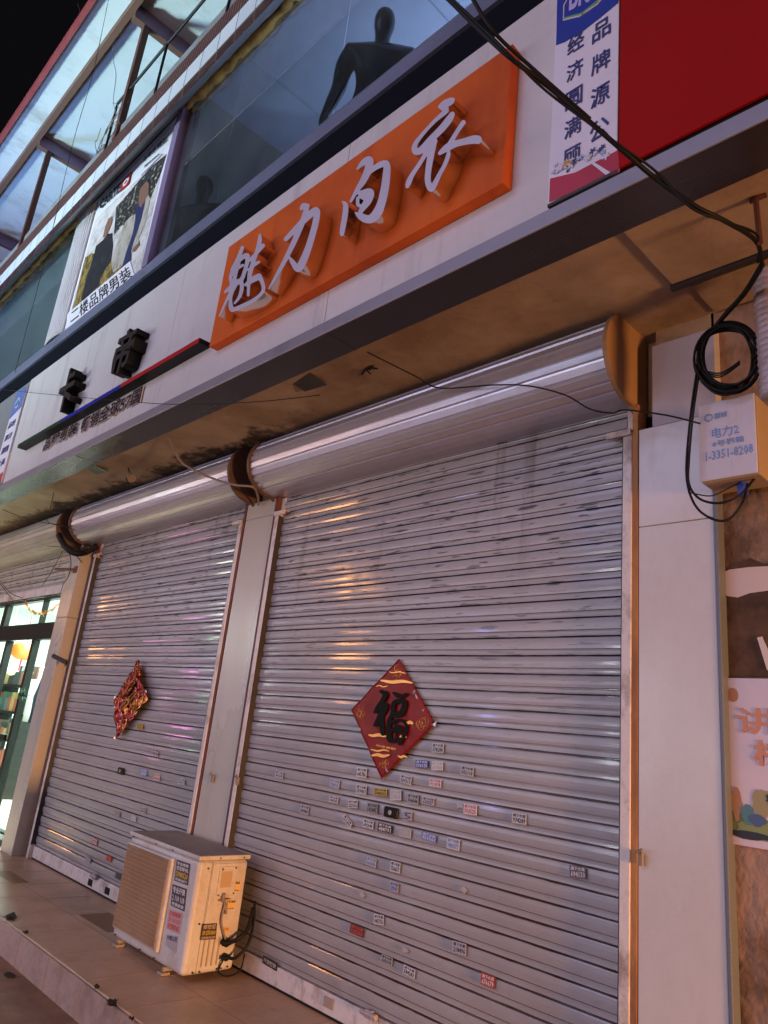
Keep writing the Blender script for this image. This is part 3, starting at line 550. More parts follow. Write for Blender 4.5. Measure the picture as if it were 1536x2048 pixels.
# ------------------------------------------------------------------ right banner
rb = thing('banner_sign', (-1.12, 1.8, 3.6), 'upright white banner with blue top and flowers, beside the red panel', 'banner')
b = MB(); b.box(-1.252, -.985, 1.789, 1.799, 3.135, 4.20); b.build('banner_sheet', M['paper'], rb, bevel=.002)
def poly(parent, name, pts, y, m, th=.0015):
    b = MB(); b.slab([PY(a, c, y) for a, c in pts], (0, th, 0)); return b.build(name, m, parent)
poly(rb, 'blue_field', [(1115, -30), (1112, 90), (1130, 83), (1165, 62), (1200, 35), (1236, 5), (1243, -40)], 1.7865, M['blue'])
poly(rb, 'crimson_ground', [(1100, 357), (1150, 345), (1236, 300), (1240, 343), (1098, 404)], 1.7865, M['crimson'])
poly(rb, 'field_line', [(1180, 325), (1186, 323), (1223, 346), (1212, 350)], 1.785, M['paper'], .001)
b = MB(); b.tube([PY(1128, 38, 1.7855), PY(1165, 28, 1.7855), PY(1200, 0, 1.7855), PY(1215, -20, 1.7855)], .006, 6); b.build('logo_swoosh', M['green'], rb)
b = MB(); b.tube([PY(1127, 40, 1.7855), PY(1128, 10, 1.7855), PY(1140, -10, 1.7855)], .003, 6); b.tube([PY(1127, 40, 1.785), PY(1160, 32, 1.785), PY(1195, 8, 1.785), PY(1212, -14, 1.785)], .003, 6); b.build('logo_outline', M['paper'], rb)
b = MB(); text_mb(b, 'BK', quadP([(1140, -28), (1182, -55), (1180, 2), (1138, 22)], 1.7855), (0, -.001, 0), bold=.03); b.build('logo_letters', mat('pale_violet_print', (.45, .42, .75), .4), rb)
for i, ch in enumerate('品牌源公司'[:4]):
    zc = 3.80 - i * .152 + .0; cx = -1.052; b = MB(); text_mb(b, '品牌源公'[i], rectq(cx - .037, cx + .037, zc - .045, zc + .045, 1.7870), (0, -.001, 0), bold=.012, res=1); b.build('banner_character', M['blueink'], rb)
for i in range(5):
    zc = 3.86 - .132 * i - .04; cx = -1.158; b = MB(); text_mb(b, '经济圆满顾'[i], rectq(cx - .035, cx + .035, zc - .042, zc + .042, 1.7870), (0, -.001, 0), bold=.012, res=1); b.build('banner_character', M['blueink'], rb)
b = MB(); rr = random.Random(4)
for i in range(26):
    t_ = rr.random(); px = 1104 + t_ * 120; py = 345 - t_ * 45 + rr.uniform(-14, 9); c = PY(px, py, 1.7855); r = rr.uniform(.006, .014); a0 = rr.random()
    n0 = len(b.v); pts = [(c.x + r * (1 + .45 * math.cos(5 * k * math.pi / 10)) * math.cos(k * math.pi / 10 + a0), 1.7855 - i * .0001, c.z + r * (1 + .45 * math.cos(5 * k * math.pi / 10)) * math.sin(k * math.pi / 10 + a0)) for k in range(20)]
    b.slab(pts, (0, .0009, 0), rr.choice([0, 0, 1, 2, 3]))
b.build('printed_flowers', [mat('petal_print', (.62, .60, .78), .5), M['blueink'], mat('sky_print', (.35, .42, .66), .5), M['gold']], rb)
b = MB(); b.box(-.978, 4, 1.785, 1.799, 3.135, 4.9); tag(b.build('red_sign_panel', M['redpanel'], bevel=.003), 'plain dark red sign panel at the far right of the sign band', 'sign panel')
b = MB(); b.box(-1.25, -.982, 1.785, 1.80, 3.122, 3.134); b.build('banner_lower_edge', M['dark'], rb)
# left banner
lb = thing('banner_sign', (-7.2, 1.8, 3.6), 'narrow white and blue banner at the left end of the sign band', 'banner')
b = MB(); b.box(-7.42, -7.115, 1.785, 1.804, 3.13, 4.13); b.build('banner_sheet', M['paper'], lb, bevel=.002)
b = MB(); b.slab([(-7.415, 1.783, 3.84), (-7.12, 1.783, 3.90), (-7.12, 1.783, 4.125), (-7.415, 1.783, 4.125)], (0, .0015, 0)); b.build('blue_field', mat('faded_blue_print', (.10, .16, .45), .5), lb)
b = MB(); b.tube([(-7.27 + .06 * math.cos(k * .35), 1.782, 3.98 + .05 * math.sin(k * .35)) for k in range(17)], .007, 5); b.build('logo_ring', mat('pale_logo_print', (.5, .65, .6), .5), lb)
b = MB(); b.slab([(-7.415, 1.783, 3.132), (-7.12, 1.783, 3.132), (-7.12, 1.783, 3.24), (-7.415, 1.783, 3.20)], (0, .0015, 0)); b.build('crimson_ground', M['crimson'], lb)
for i in range(4):
    zc = 3.76 - i * .135; b = MB(); text_mb(b, ['品经', '牌济', '源圆', '公满'][i], rectq(-7.37, -7.17, zc - .035, zc + .035, 1.783), (0, -.001, 0), bold=.01, res=1); b.build('banner_character', M['blueink'], lb)
# ------------------------------------------------------------------ clothes poster upstairs
pt = thing('clothing_poster', (-6.0, 1.9, 5.4), 'large tilted looking menswear poster with two young men in coats on the upper windows', 'poster')
YP = 1.898
b = MB(); b.box(-6.83, -5.157, YP, 1.915, 4.60, 6.188); b.build('poster_sheet', M['paper'], pt)
tree = mat('printed_trees', (.02, .018, .016), .5, 0, (.46, .42, .38), 20, 1, (1, 1, 1.6), lo=.57, hi=.60); sky_ = mat('printed_snow', (.60, .55, .55), .5, 0, (.28, .24, .28), 7, .9, (1, 1, 1.4), lo=.45, hi=.7)
grass = mat('printed_straw', (.30, .19, .05), .5, 0, (.06, .055, .015), 22, 1, (1, 1, .6), lo=.46, hi=.56)
poly(pt, 'printed_background', [(333, 307), (325, 330), (278, 548), (128, 672), (190, 440), (230, 400), (265, 368)], YP - .002, sky_)
poly(pt, 'printed_trees', [(333, 308), (322, 345), (300, 400), (262, 455), (245, 450), (228, 470), (232, 415), (262, 380), (300, 335)], YP - .0035, tree)
poly(pt, 'printed_straw', [(170, 515), (185, 505), (205, 530), (232, 520), (262, 545), (190, 605), (128, 668), (150, 600)], YP - .0035, grass)
blackcoat = mat('printed_black_coat', (.012, .012, .018), .5, 0, (.06, .06, .075), 12, .7, (2.5, 1, .6), lo=.55, hi=.66); cream = mat('printed_cream_coat', (.42, .37, .33), .5, 0, (.16, .13, .11), 14, .8, (2.5, 1, .5), lo=.48, hi=.62); navy = mat('printed_navy_top', (.02, .025, .09), .5); skin = mat('printed_skin', (.20, .10, .07), .5)
poly(pt, 'printed_black_coat', [(214, 468), (224, 466), (226, 490), (222, 522), (204, 548), (196, 572), (164, 604), (162, 598), (172, 560), (186, 515), (192, 492), (206, 480)], YP - .005, blackcoat)
poly(pt, 'printed_white_sleeve', [(262, 432), (276, 425), (272, 445), (262, 470), (258, 500), (245, 530), (226, 545), (223, 528), (228, 505), (238, 470), (250, 445)], YP - .0052, cream)
poly(pt, 'printed_white_sleeve', [(296, 385), (300, 400), (292, 440), (284, 462), (276, 480), (262, 500), (272, 470), (280, 440), (286, 410)], YP - .0052, cream)
poly(pt, 'printed_navy_top', [(272, 412), (292, 392), (288, 415), (282, 440), (272, 470), (262, 500), (262, 520), (244, 535), (252, 505), (266, 465), (270, 440)], YP - .0065, navy)
poly(pt, 'printed_face', [(278, 412), (277, 395), (282, 372), (291, 360), (298, 366), (297, 385), (289, 402), (282, 415)], YP - .0075, skin)
poly(pt, 'printed_face', [(206, 474), (210, 455), (216, 438), (224, 432), (224, 445), (218, 460), (211, 476)], YP - .0075, skin)
poly(pt, 'printed_hand', [(264, 500), (276, 485), (278, 480), (279, 490), (270, 502), (265, 504)], YP - .0075, skin)
poly(pt, 'printed_hair', [(281, 376), (284, 362), (292, 352), (300, 357), (299, 368), (292, 362), (286, 370)], YP - .0085, blackcoat)
def fb(px): return 0
poly(pt, 'headline_strip', [(134, 628), (260, 522), (270, 556), (132, 662)], YP - .0075, M['paper'], .001)
b = MB(); text_mb(b, '二楼品牌男装', quadP([(142, 622), (257, 530), (265, 553), (141, 648)], YP - .009), (0, -.001, 0), bold=.006, res=2); 
b.build('poster_headline', M['ink'], pt)
b = MB(); text_mb(b, '卡帝乐鳄鱼', quadP([(286, 316), (334, 270), (334, 283), (285, 326)], YP - .009), (0, -.001, 0), bold=.012, res=1); text_mb(b, '商务休闲男装', quadP([(289, 331), (319, 306), (318, 310), (288, 336)], YP - .009), (0, -.001, 0), bold=.012, res=1); b.slab([PY(*p, YP - .009) for p in [(282, 350), (325, 307), (325, 308.5), (282, 351.5)]], (0, .001, 0)); b.build('poster_small_text', M['ink'], pt)
b = MB(); text_mb(b, 'CARTELO', quadP([(200, 402), (262, 345), (257, 368), (199, 420)], YP - .009), (0, -.001, 0), bold=.03, res=2); b.build('poster_brand_text', M['ink'], pt)
poly(pt, 'red_square', [(243, 363), (263, 342), (257, 368), (240, 384)], YP - .0108, mat('red_logo_print', (.35, .02, .02), .5)); b = MB(); text_mb(b, 'O', quadP([(246, 364), (260, 351), (256, 364), (245, 376)], YP - .0115), (0, -.001, 0), bold=.05); b.build('red_square_letter', M['paper'], pt)
b = MB()
xx = -6.75
bandm = M['ink']; 
for i in range(9): x = -6.80 + i * .185; b.box(x, x + .08, YP - .004, YP - .002, 4.625, 4.665)
b.build('poster_checker_edge', bandm, pt)
# rolled corrugated board beside the poster
b = MB(); xs = [-7.30 + i * .0118 for i in range(40)]
n = len(xs); vs = []; 
for z in (4.66, 6.19):
    for i, x in enumerate(xs): vs.append((x, 1.892 - (.012 if i % 4 in (1, 2) else 0) - .02 * math.sin(i / 39 * math.pi), z))
b.add(vs, [(i, i + 1, n + i + 1, n + i) for i in range(n - 1)]); b.box(-7.30, -6.84, 1.897, 1.91, 4.66, 6.19)
tag(b.build('corrugated_board', mat('white_corrugated_board', (.62, .60, .62), .45, 0, (.35, .28, .22), 4, .6, (1, 1, .4), lo=.5, hi=.75)), 'strip of white corrugated board standing left of the menswear poster', 'board')

# ------------------------------------------------------------------ mannequin
mn = thing('mannequin', (-2.91, 2.23, 4.17), 'bald glossy black shop mannequin standing behind the upstairs glass', 'mannequin')
def skin_body(name, joints, edges, m, parent, sub=2):
    me = bpy.data.meshes.new(name); me.from_pydata([j[0] for j in joints], edges, []); me.materials.append(m)
    o = bpy.data.objects.new(name, me); COL.objects.link(o)
    o.modifiers.new('s', 'SKIN'); lay = me.skin_vertices[0].data if me.skin_vertices else None
    if lay is None:
        bm = bmesh.new(); bm.from_mesh(me); bm.verts.layers.skin.verify(); bm.to_mesh(me); bm.free(); lay = me.skin_vertices[0].data
    for i, j in enumerate(joints): lay[i].radius = j[1] if isinstance(j[1], tuple) else (j[1], j[1]); lay[i].use_root = (i == 0)
    s = o.modifiers.new('ss', 'SUBSURF'); s.levels = sub; s.render_levels = sub
    dg = bpy.context.evaluated_depsgraph_get(); m2 = bpy.data.meshes.new_from_object(o.evaluated_get(dg)); bpy.data.objects.remove(o)
    for p in m2.polygons: p.use_smooth = True
    if not m2.materials: m2.materials.append(m)
    ob = bpy.data.objects.new(name, m2); COL.objects.link(ob)
    if parent: ob.parent = parent; ob.matrix_parent_inverse = PARW[parent.name].inverted()
    return ob
mc = Vector((-2.91, 2.23, 0)); ri = Vector((.707, .707, 0)); fo = Vector((.707, -.707, 0))   # figure's left/right across the picture, facing the camera
def mp_(a, z, f=0): return tuple(mc + ri * a + fo * f + Vector((0, 0, z)))
J = [(mp_(0, 5.02), (.145, .105)), (mp_(0, 5.16, .01), (.13, .09)), (mp_(0, 5.30, .02), (.155, .105)), (mp_(0, 5.42, .01), (.165, .09)), (mp_(0, 5.50), .07), (mp_(0, 5.57, .01), .052), (mp_(0, 5.64, .015), .055), (mp_(0, 5.70, .02), (.074, .088)), (mp_(0, 5.77, .01), (.078, .095)), (mp_(0, 5.825, 0), (.058, .07)),
     (mp_(-.190, 5.475), .074), (mp_(-.225, 5.34), .062), (mp_(-.24, 5.20, -.02), .050), (mp_(-.262, 5.05, .02), .042), (mp_(-.285, 4.92, .05), .028), (mp_(-.29, 4.85, .06), .030), (mp_(-.292, 4.78, .07), .018),
     (mp_(.190, 5.475), .074), (mp_(.232, 5.34), .060), (mp_(.232, 5.20, -.02), .046), (mp_(.262, 5.05, .02), .039), (mp_(.285, 4.92, .05), .028), (mp_(.29, 4.85, .06), .030), (mp_(.292, 4.78, .07), .018),
     (mp_(-.09, 4.92), .085), (mp_(-.10, 4.65), .07), (mp_(-.10, 4.42), .05), (mp_(-.10, 4.22), .035), (mp_(-.10, 4.20, .12), .03),
     (mp_(.09, 4.92), .085), (mp_(.10, 4.65), .07), (mp_(.10, 4.42), .05), (mp_(.10, 4.22), .035), (mp_(.10, 4.20, .12), .03)]
E_ = [(0, 1), (1, 2), (2, 3), (3, 4), (4, 5), (5, 6), (6, 7), (7, 8), (8, 9), (3, 10), (10, 11), (11, 12), (12, 13), (13, 14), (14, 15), (15, 16), (3, 17), (17, 18), (18, 19), (19, 20), (20, 21), (21, 22), (22, 23), (0, 24), (24, 25), (25, 26), (26, 27), (27, 28), (0, 29), (29, 30), (30, 31), (31, 32), (32, 33)]
mb_o = skin_body('body', J, E_, M['mann'], mn)
q_ = PY(412, 372, 2.28); mn2 = mn.copy(); COL.objects.link(mn2); mn2.location = (q_.x, 2.28, mn.location.z + q_.z - 5.76); mn2.rotation_euler = (0, 0, -.25)
mn2['label'] = 'second faint dark mannequin behind the dim glass just right of the menswear poster'; c_ = mb_o.copy(); COL.objects.link(c_); c_.parent = mn2; c_.matrix_parent_inverse = PARW['mannequin'].inverted()
mn['group'] = mn2['group'] = 'mannequins behind the upstairs glass'

# ------------------------------------------------------------------ canopy over the cornice
cn = thing('roof_canopy', (-6, 1.7, 6.45), 'high steel framed canopy with a stained pale sheet jutting over the tiled cornice', 'canopy')
ZC = 7.89
b = MB(); b.box(-40, 2, 1.275, 5.5, ZC + .15, ZC + .18); b.build('roof_sheet', M['canopyw'], cn)
b = MB(); b.box(-40, 2, 1.235, 1.274, ZC + .08, ZC + .19); b.build('red_edge', M['redtrim'], cn)
b = MB(); b.box(-40, 2, 1.53, 1.59, ZC + .05, ZC + .149); b.build('long_rail', M['obeam'], cn)
for x in (-11.42, -8.80, -6.19, -3.60):
    b = MB(); b.box(x - .04, x + .04, 1.591, 5.4, ZC - .02, ZC + .149); o = b.build('cross_beam', [M['obeam'], M['steelpurple']], cn)
    for p in o.data.polygons:
        if p.normal.x > .5: p.material_index = 1  # purple light on the beam's right side put in as colour
    b = MB(); b.box(x - .035 - .0, x + .035, 1.70, 1.76, 6.446, ZC - .021); b.build('post', M['rbeam'], cn)
    b = MB(); b.slab([(x + .05, 2.3, ZC + .05), (x + .11, 2.3, ZC + .05), (x + 1.25, 3.4, ZC + .05), (x + 1.19, 3.4, ZC + .05)], (0, 0, .04)); b.build('brace', M['steelpurple'], cn)
hr = thing('handrail', (-6.0, 1.73, 6.45), 'thin black handrail standing on the cornice in front of the canopy posts', 'handrail')
b = MB(); b.tube([(-2.0, 1.722, 7.05), (-6.43, 1.722, 7.05)], .013, 8); b.build('top_rail', M['cable'], hr)
for x in (-3.05, -4.25, -5.41, -6.43): b = MB(); b.tube([(x, 1.722, 6.446), (x, 1.722, 7.04)], .012, 8); b.build('rail_post', M['cable'], hr)
wr = MB(); rr = random.Random(11)
base = Vector((-6.55, 1.70, 6.5))
for i in range(7):
    p = [base + Vector((rr.uniform(-.06, .06), 0, 0))]
    for k in range(4): p.append(p[-1] + Vector((rr.uniform(-.08, .22), rr.uniform(-.03, .03), rr.uniform(.0, .16))))
    wr.tube(smooth_path(p, 4), .0035, 5)
tag(wr.build('wire_tangle', M['cablegrey']), 'tangle of loose pale wires at the foot of a canopy post on the cornice', 'wires')

# ------------------------------------------------------------------ bare tree in the dark
trm = mat('bare_bark', (.10, .085, .075), .9); tr_ = thing('bare_tree', (-15, 1.2, -.165), 'bare winter tree in the dark beyond the canopy, at the upper left', 'tree')
b = MB(); rr = random.Random(5)
def branch(p, d, L, r, dep):
    pts = [p]; q = p
    for k in range(4):
        d = (d + Vector((rr.uniform(-.25, .25), rr.uniform(-.25, .25), rr.uniform(-.1, .15)))).normalized(); q = q + d * (L / 4); pts.append(q)
    b.tube(pts, [r * (1 - .12 * k) for k in range(5)], 5 if dep else 8)
    if dep < 5:
        for k in range(3): branch(pts[rr.randint(2, 4)], (d + Vector((rr.uniform(-.9, .9), rr.uniform(-.9, .9), rr.uniform(-.3, .6)))).normalized(), L * .68, r * .52, dep + 1)
branch(Vector((-15, 1.2, -.165)), Vector((0, 0, 1)), 5.5, .16, 0)
b.build('trunk_and_branches', trm, tr_)
# ------------------------------------------------------------------ outdoor air conditioner
ac = thing('air_conditioner', (-3.95, 2.43, 0), 'dusty white outdoor air conditioner unit standing on the pavement in front of the shutters', 'air conditioner')
x0, x1, y0, y1 = -4.345, -3.560, 2.283, 2.590
b = MB(); b.box(x0, x1, y0, y1, .035, .565); b.build('casing', M['ac'], ac, bevel=.022, seg=3)
b = MB(); b.box(x0 - .006, x1 + .006, y0 - .006, y1 + .006, .566, .590); b.build('top_lid', [M['ac'], M['actop']], ac, bevel=.006)
lid = bpy.data.objects['top_lid']
for p in lid.data.polygons:
    if p.normal.z > .8: p.material_index = 1
b = MB(); b.box(x0 + .025, -3.80, y0 - .020, y0 - .001, .085, .535); b.build('grille_frame', M['ac'], ac, bevel=.006)
# perforated fan guard: fine rods over a dusty back sheet
b = MB(); b.box(x0 + .032, -3.815, y0 - .0235, y0 - .0205, .095, .525); gb = b.build('fan_guard', M['acgrille'], ac)
b = MB()
x = x0 + .036
while x < -3.818: b.box(x, x + .0035, y0 - .027, y0 - .0236, .097, .523); x += .0095
z = .10
while z < .52: b.box(x0 + .034, -3.817, y0 - .0262, y0 - .0237, z, z + .0022); z += .021
b.build('guard_wires', M['acgrille'], gb)
b = MB()
cx_, cz_ = -4.07, .31
# side service cover with raised outline, handle recess and screws
b = MB(); b.box(x1 + .0005, x1 + .006, y0 + .085, y1 - .012, .20, .55); b.build('service_cover', M['ac'], ac, bevel=.004)
b = MB(); b.box(x1 + .0065, x1 + .012, y0 + .125, y0 + .235, .395, .535); hc = b.build('handle_plate', M['ac'], ac, bevel=.004)
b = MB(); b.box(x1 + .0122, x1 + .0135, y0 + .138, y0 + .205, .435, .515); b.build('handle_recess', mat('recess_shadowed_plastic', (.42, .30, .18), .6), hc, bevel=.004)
b = MB(); b.box(x1 + .0125, x1 + .020, y0 + .136, y0 + .207, .515, .521); b.build('handle_lip', M['ac'], hc)
b = MB(); b.box(x1 + .0005, x1 + .0022, y0 + .078, y0 + .0805, .04, .56)
for yy in (.10, .13, .16, .19): b.box(x1 + .0005, x1 + .004, y0 + yy, y0 + yy + .008, .07, .20)
b.build('side_seam', M['boxside'], ac)
b = MB()
for (yy, zz) in ((.055, .53), (.055, .27), (.06, .05), (.10, .05), (.20, .052), (.225, .052), (.265, .055), (.14, .525), (.222, .528), (.136, .40), (.228, .405), (.12, .577), (.27, .577)):
    b.tube([(x1 + .001, y0 + yy, zz), (x1 + .0165 if zz > .39 and zz < .55 and yy > .13 else x1 + .009, y0 + yy, zz)], .0045, 8)
for xx, zz in ((-4.30, .565), (-4.02, .572), (-3.83, .572), (-4.3, .05), (-4.0, .05), (-3.84, .05)): b.tube([(xx, y0 - .011, zz), (xx, y0 + .002, zz)], .004, 8)
b.build('screw_heads', M['dark'], ac)
b = MB()
for (yy, zz, r) in ((.225, .175, .022), (.235, .105, .018)):
    b.tube([(x1 + .002, y0 + yy, zz), (x1 + .030, y0 + yy, zz)], r, 10); b.tube([(x1 + .03, y0 + yy - .03, zz), (x1 + .03, y0 + yy + .02, zz)], r * .6, 8)
b.build('valve', M['cable'], ac, bevel=.002)
b = MB()
b.tube(smooth_path([(x1 + .03, y0 + .24, .175), (x1 + .06, y0 + .27, .20), (x1 + .06, y0 + .32, .24), (x1 + .03, y0 + .36, .33)], 5), .011, 8)
b.tube(smooth_path([(x1 + .03, y0 + .245, .105), (x1 + .06, y0 + .27, .11), (x1 + .08, y0 + .32, .17), (x1 + .05, y0 + .36, .27), (x1 + .02, y0 + .37, .36)], 5), .008, 8)
b.tube(smooth_path([(x1 + .02, y0 + .22, .09), (x1 + .01, y0 + .21, .04), (x1 + .03, y0 + .25, .02), (x1 + .07, y0 + .30, .05), (x1 + .05, y0 + .33, .12)], 5), .0045, 6)
b.build('refrigerant_pipe', M['cable'], ac, smooth=True)
b = MB(); b.tube(smooth_path([(x1 + .016, y0 + .165, .40), (x1 + .022, y0 + .167, .37), (x1 + .02, y0 + .18, .36), (x1 + .018, y0 + .175, .28), (x1 + .02, y0 + .20, .22), (x1 + .025, y0 + .225, .175)], 6), .006, 6)
b.tube(smooth_path([(x1 + .02, y0 + .14, .375), (x1 + .028, y0 + .17, .38), (x1 + .02, y0 + .21, .382)], 5), .0028, 5)
b.tube([(x1 + .018, y0 + .165, .37), (x1 + .019, y0 + .165, .41)], .010, 8); b.tube([(x1 + .016, y0 + .185, .36), (x1 + .02, y0 + .195, .31)], [.012, .006], 8)
b.build('taped_wire', M['cablegrey'], ac, smooth=True)
for xx in (-4.28, -3.76):
    b = MB(); b.box(xx, xx + .05, y0 - .02, y0 + .03, .001, .014); b.box(xx + .01, xx + .03, y0 + .0, y1 - .02, .0145, .034); b.build('foot', M['boxside'], ac, bevel=.003)
for xx in (-3.70,):
    b = MB(); b.box(xx, xx + .05, y1 - .06, y1 - .0, .001, .034); b.build('foot', M['dark'], ac, bevel=.003)
# ------------------------------------------------------------------ stickers
stm = {}
def smat(c, r=.45):
    k = tuple(c)
    if k not in stm: stm[k] = mat('sticker_print', c, r)
    return stm[k]
WH = (.62, .58, .60); BK = (.02, .02, .024); BL = (.03, .08, .36); RD = (.50, .06, .05); YE = (.62, .40, .02); TAN = (.45, .33, .22); LB = (.12, .20, .52); DR = (.14, .025, .02); GY = (.38, .36, .36)
rs_ = random.Random(21)
def digits(n=8): return ''.join(rs_.choice('0123456789') for _ in range(n))
def sticker(q, bgc, ink, label, lines=None, out=(0, -1, 0), group=None, inv=False, tilt=0):
    o_ = Vector(out); q = [Vector(p) + o_ * .0015 for p in q]; b = MB(); b.slab(q, o_ * .0006)
    t = b.build('sticker', smat(bgc)); tag(t, label, 'sticker', group)
    TL, TR, BR, BL_ = q
    def sub(u0, u1, v0, v1):
        def P(u, v): return (TL * (1 - u) + TR * u) * (1 - v) + (BL_ * (1 - u) + BR * u) * v
        return [p + o_ * .0008 for p in (P(u0, v0), P(u1, v0), P(u1, v1), P(u0, v1))]
    if lines is None: lines = [('通下水道', .08, .38, ink), (digits(6), .46, .92, ink)]
    for txt, v0, v1, c in lines:
        b = MB(); text_mb(b, txt, sub(.07, .93, v0, v1), o_ * .0004, bold=.02, res=1); o = b.build('printed_text', smat(c)); o.parent = t
    return t
def st_shut(px, py, wpx, bgc, ink, label, y=2.683, hm=.042, lines=None, wm=None, roll=0):
    roll = roll or rs_.gauss(0, .055); hm = hm * rs_.uniform(.72, 1.12); wm = wm or None; f_ = rs_.uniform(.68, 1.02); bgc = tuple(round(q * f_, 2) for q in bgc) if bgc[0] > .3 else bgc
    c = PY(px, py, y); l = PY(px - wpx / 2, py, y); r = PY(px + wpx / 2, py, y); w_ = wm or abs(r.x - l.x); ca, sa = math.cos(roll), math.sin(roll)
    q = [Vector((c.x + u * ca - v * sa, y, c.z + u * sa + v * ca)) for u, v in ((-w_ / 2, hm / 2), (w_ / 2, hm / 2), (w_ / 2, -hm / 2), (-w_ / 2, -hm / 2))]
    return sticker(q, bgc, ink, label, lines)
G = 'right shutter'
blank = []
LST = [
 (876, 1496, 24, WH, BK, 'white sticker just right of the flat red diamond, highest of all on the right shutter'),
 (844, 1528, 25, BL, WH, 'solid blue sticker beside the lower right edge of the flat red diamond'),
 (875, 1532, 23, WH, GY, 'faded white sticker touching the blue one below the diamond'),
 (935, 1542, 26, WH, BK, 'smudged white sticker alone to the right of the faded one, level with the diamond tip'),
 (812, 1559, 23, WH, BK, 'white sticker immediately right of the lower tip of the flat diamond'),
 (871, 1566, 24, WH, RD, 'upper pink and red sticker to the right of the diamond tip'),
 (724, 1545, 20, WH, BK, 'white sticker immediately left of the lower tip of the flat diamond'),
 (559, 1549, 16, WH, BK, 'white sticker nearest the middle pillar on the right shutter'),
 (670, 1567, 19, WH, LB, 'white sticker with blue digits left of the diamond tip'),
 (723, 1579, 21, WH, BK, 'white sticker directly left of the yellow sticker'),
 (761, 1584, 27, YE, BK, 'bright yellow sticker under the flat red diamond'),
 (792, 1590, 22, WH, GY, 'half peeled pale sticker directly right of the yellow sticker'),
 (826, 1598, 23, GY, BK, 'grey and black checkered sticker two right of the yellow sticker'),
 (857, 1602, 24, WH, BK, 'white sticker touching the right side of the grey checkered one'),
 (941, 1619, 27, WH, RD, 'lower pink and red sticker, far right of the black lock cover'),
 (1039, 1637, 29, WH, BK, 'white sticker with a thick black word, far right alone on the right shutter'),
 (668, 1599, 18, WH, BK, 'white sticker leftmost in the row of the black lock cover'),
 (706, 1608, 19, WH, BK, 'white sticker with three big digits, between its row neighbours left of the lock cover'),
 (745, 1616, 21, GY, BK, 'dark checkered sticker immediately left of the black lock cover'),
 (816, 1632, 18, TAN, BL, 'curling tan scrap immediately right of the black lock cover'),
 (610, 1619, 16, WH, BK, 'single white sticker low and left of the lock cover row'),
 (737, 1648, 21, WH, BK, 'white sticker left of the solid black sticker'),
 (770, 1656, 29, BK, WH, 'solid black sticker with pale lettering under the lock cover'),
 (811, 1666, 24, WH, GY, 'washed out white sticker right of the solid black one'),
 (858, 1674, 30, LB, WH, 'large light blue sticker with white digits'),
 (907, 1688, 26, WH, LB, 'white sticker with pale blue print right of the large light blue one'),
 (743, 1724, 20, WH, LB, 'white sticker with blue digits in the lower pair below the black sticker'),
 (791, 1734, 20, WH, BK, 'white sticker with black digits, right one of the lower pair'),
 (789, 1774, 17, WH, BL, 'small peeling white sticker alone below the lower pair'),
 (758, 1839, 20, WH, BK, 'torn white sticker above and right of the dark red one'),
 (714, 1861, 28, DR, RD, 'dark red brown sticker low on the right shutter'),
 (919, 1896, 28, WH, BK, 'white sticker alone low in the centre of the right shutter'),
 (774, 1920, 23, GY, BK, 'grey black sticker third row above the bottom bar'),
 (819, 1943, 24, WH, BK, 'curling white sticker right below the grey black one'),
 (976, 1961, 28, RD, WH, 'red sticker near the bottom of the right shutter'),
 (1156, 1744, 33, (.10, .08, .12), WH, 'dark violet sticker by the right guide rail'),
]
for px, py, wp, bgc, ink, lab in LST: st_shut(px, py, wp, bgc, ink, lab, lines=None if True and bgc != TAN else [('5', .1, .9, ink)])
st_shut(695, 1642, 20, WH, BK, 'crooked white sticker peeling down, left of the lower sticker row', roll=-.5)
st_shut(540, 1926, 31, BK, BK, 'black sticker on the bottom bar beside the air conditioner', y=2.681, hm=.04, lines=[('开锁换锁', .2, .8, GY)])
for px, py, wp, bgc, ink, lab in [(288, 1545, 13, LB, WH, 'small light blue sticker below the crumpled diamond'), (314, 1554, 13, WH, RD, 'small pale red sticker right of the light blue one on the middle shutter'), (363, 1563, 15, WH, BK, 'white sticker lowest of three right of the crumpled diamond'),
      (237, 1452, 10, BL, BL, 'tiny dark blue sticker left of the crumpled diamond tip'), (280, 1453, 13, YE, BK, 'small yellow sticker right of the crumpled diamond tip'), (311, 1505, 12, WH, BK, 'white sticker between the diamond tip and the pillar'), (408, 1500, 12, WH, BK, 'tiny white sticker close to the rusty guide'),
      (286, 1620, 12, WH, BK, 'white sticker just above the air conditioner'), (190, 1683, 11, RD, WH, 'small red white sticker left of the air conditioner'), (218, 1717, 11, RD, RD, 'small plain red sticker next to the air conditioner grille'), (176, 1720, 12, GY, GY, 'grey tape scrap above the bar lock on the middle shutter'), (235, 1628, 11, TAN, GY, 'tan paper scrap above the left end of the air conditioner'),
      (268, 1637, 10, WH, GY, 'tiny torn white scrap over the air conditioner corner'), (237, 1752, 13, (.10, .09, .11), BK, 'dark sticker half hidden behind the air conditioner')]:
    st_shut(px, py, wp, bgc, ink, lab, y=2.684)
for i, (px, py) in enumerate([(928, 1780), (725, 1790), (810, 1900), (920, 1612)]):
    c = PY(px, py, 2.683); b = MB(); pts = [Vector((c.x + .020 * math.cos(k * .8) * (1 + .3 * math.sin(k * 2.3 + i)), 2.6825, c.z + .010 * math.sin(k * .8) * (1 + .5 * math.cos(k * 3.1 + i)))) for k in range(8)]; b.slab(pts, (0, .001, 0)); o = b.build('paper_scrap', smat((.44, .38, .37))); tag(o, 'torn scrap of stuck paper left on the right shutter', 'paper scrap', 'torn scraps on the right shutter')
def acq(pts): return quadP(pts, y0 - .0005)
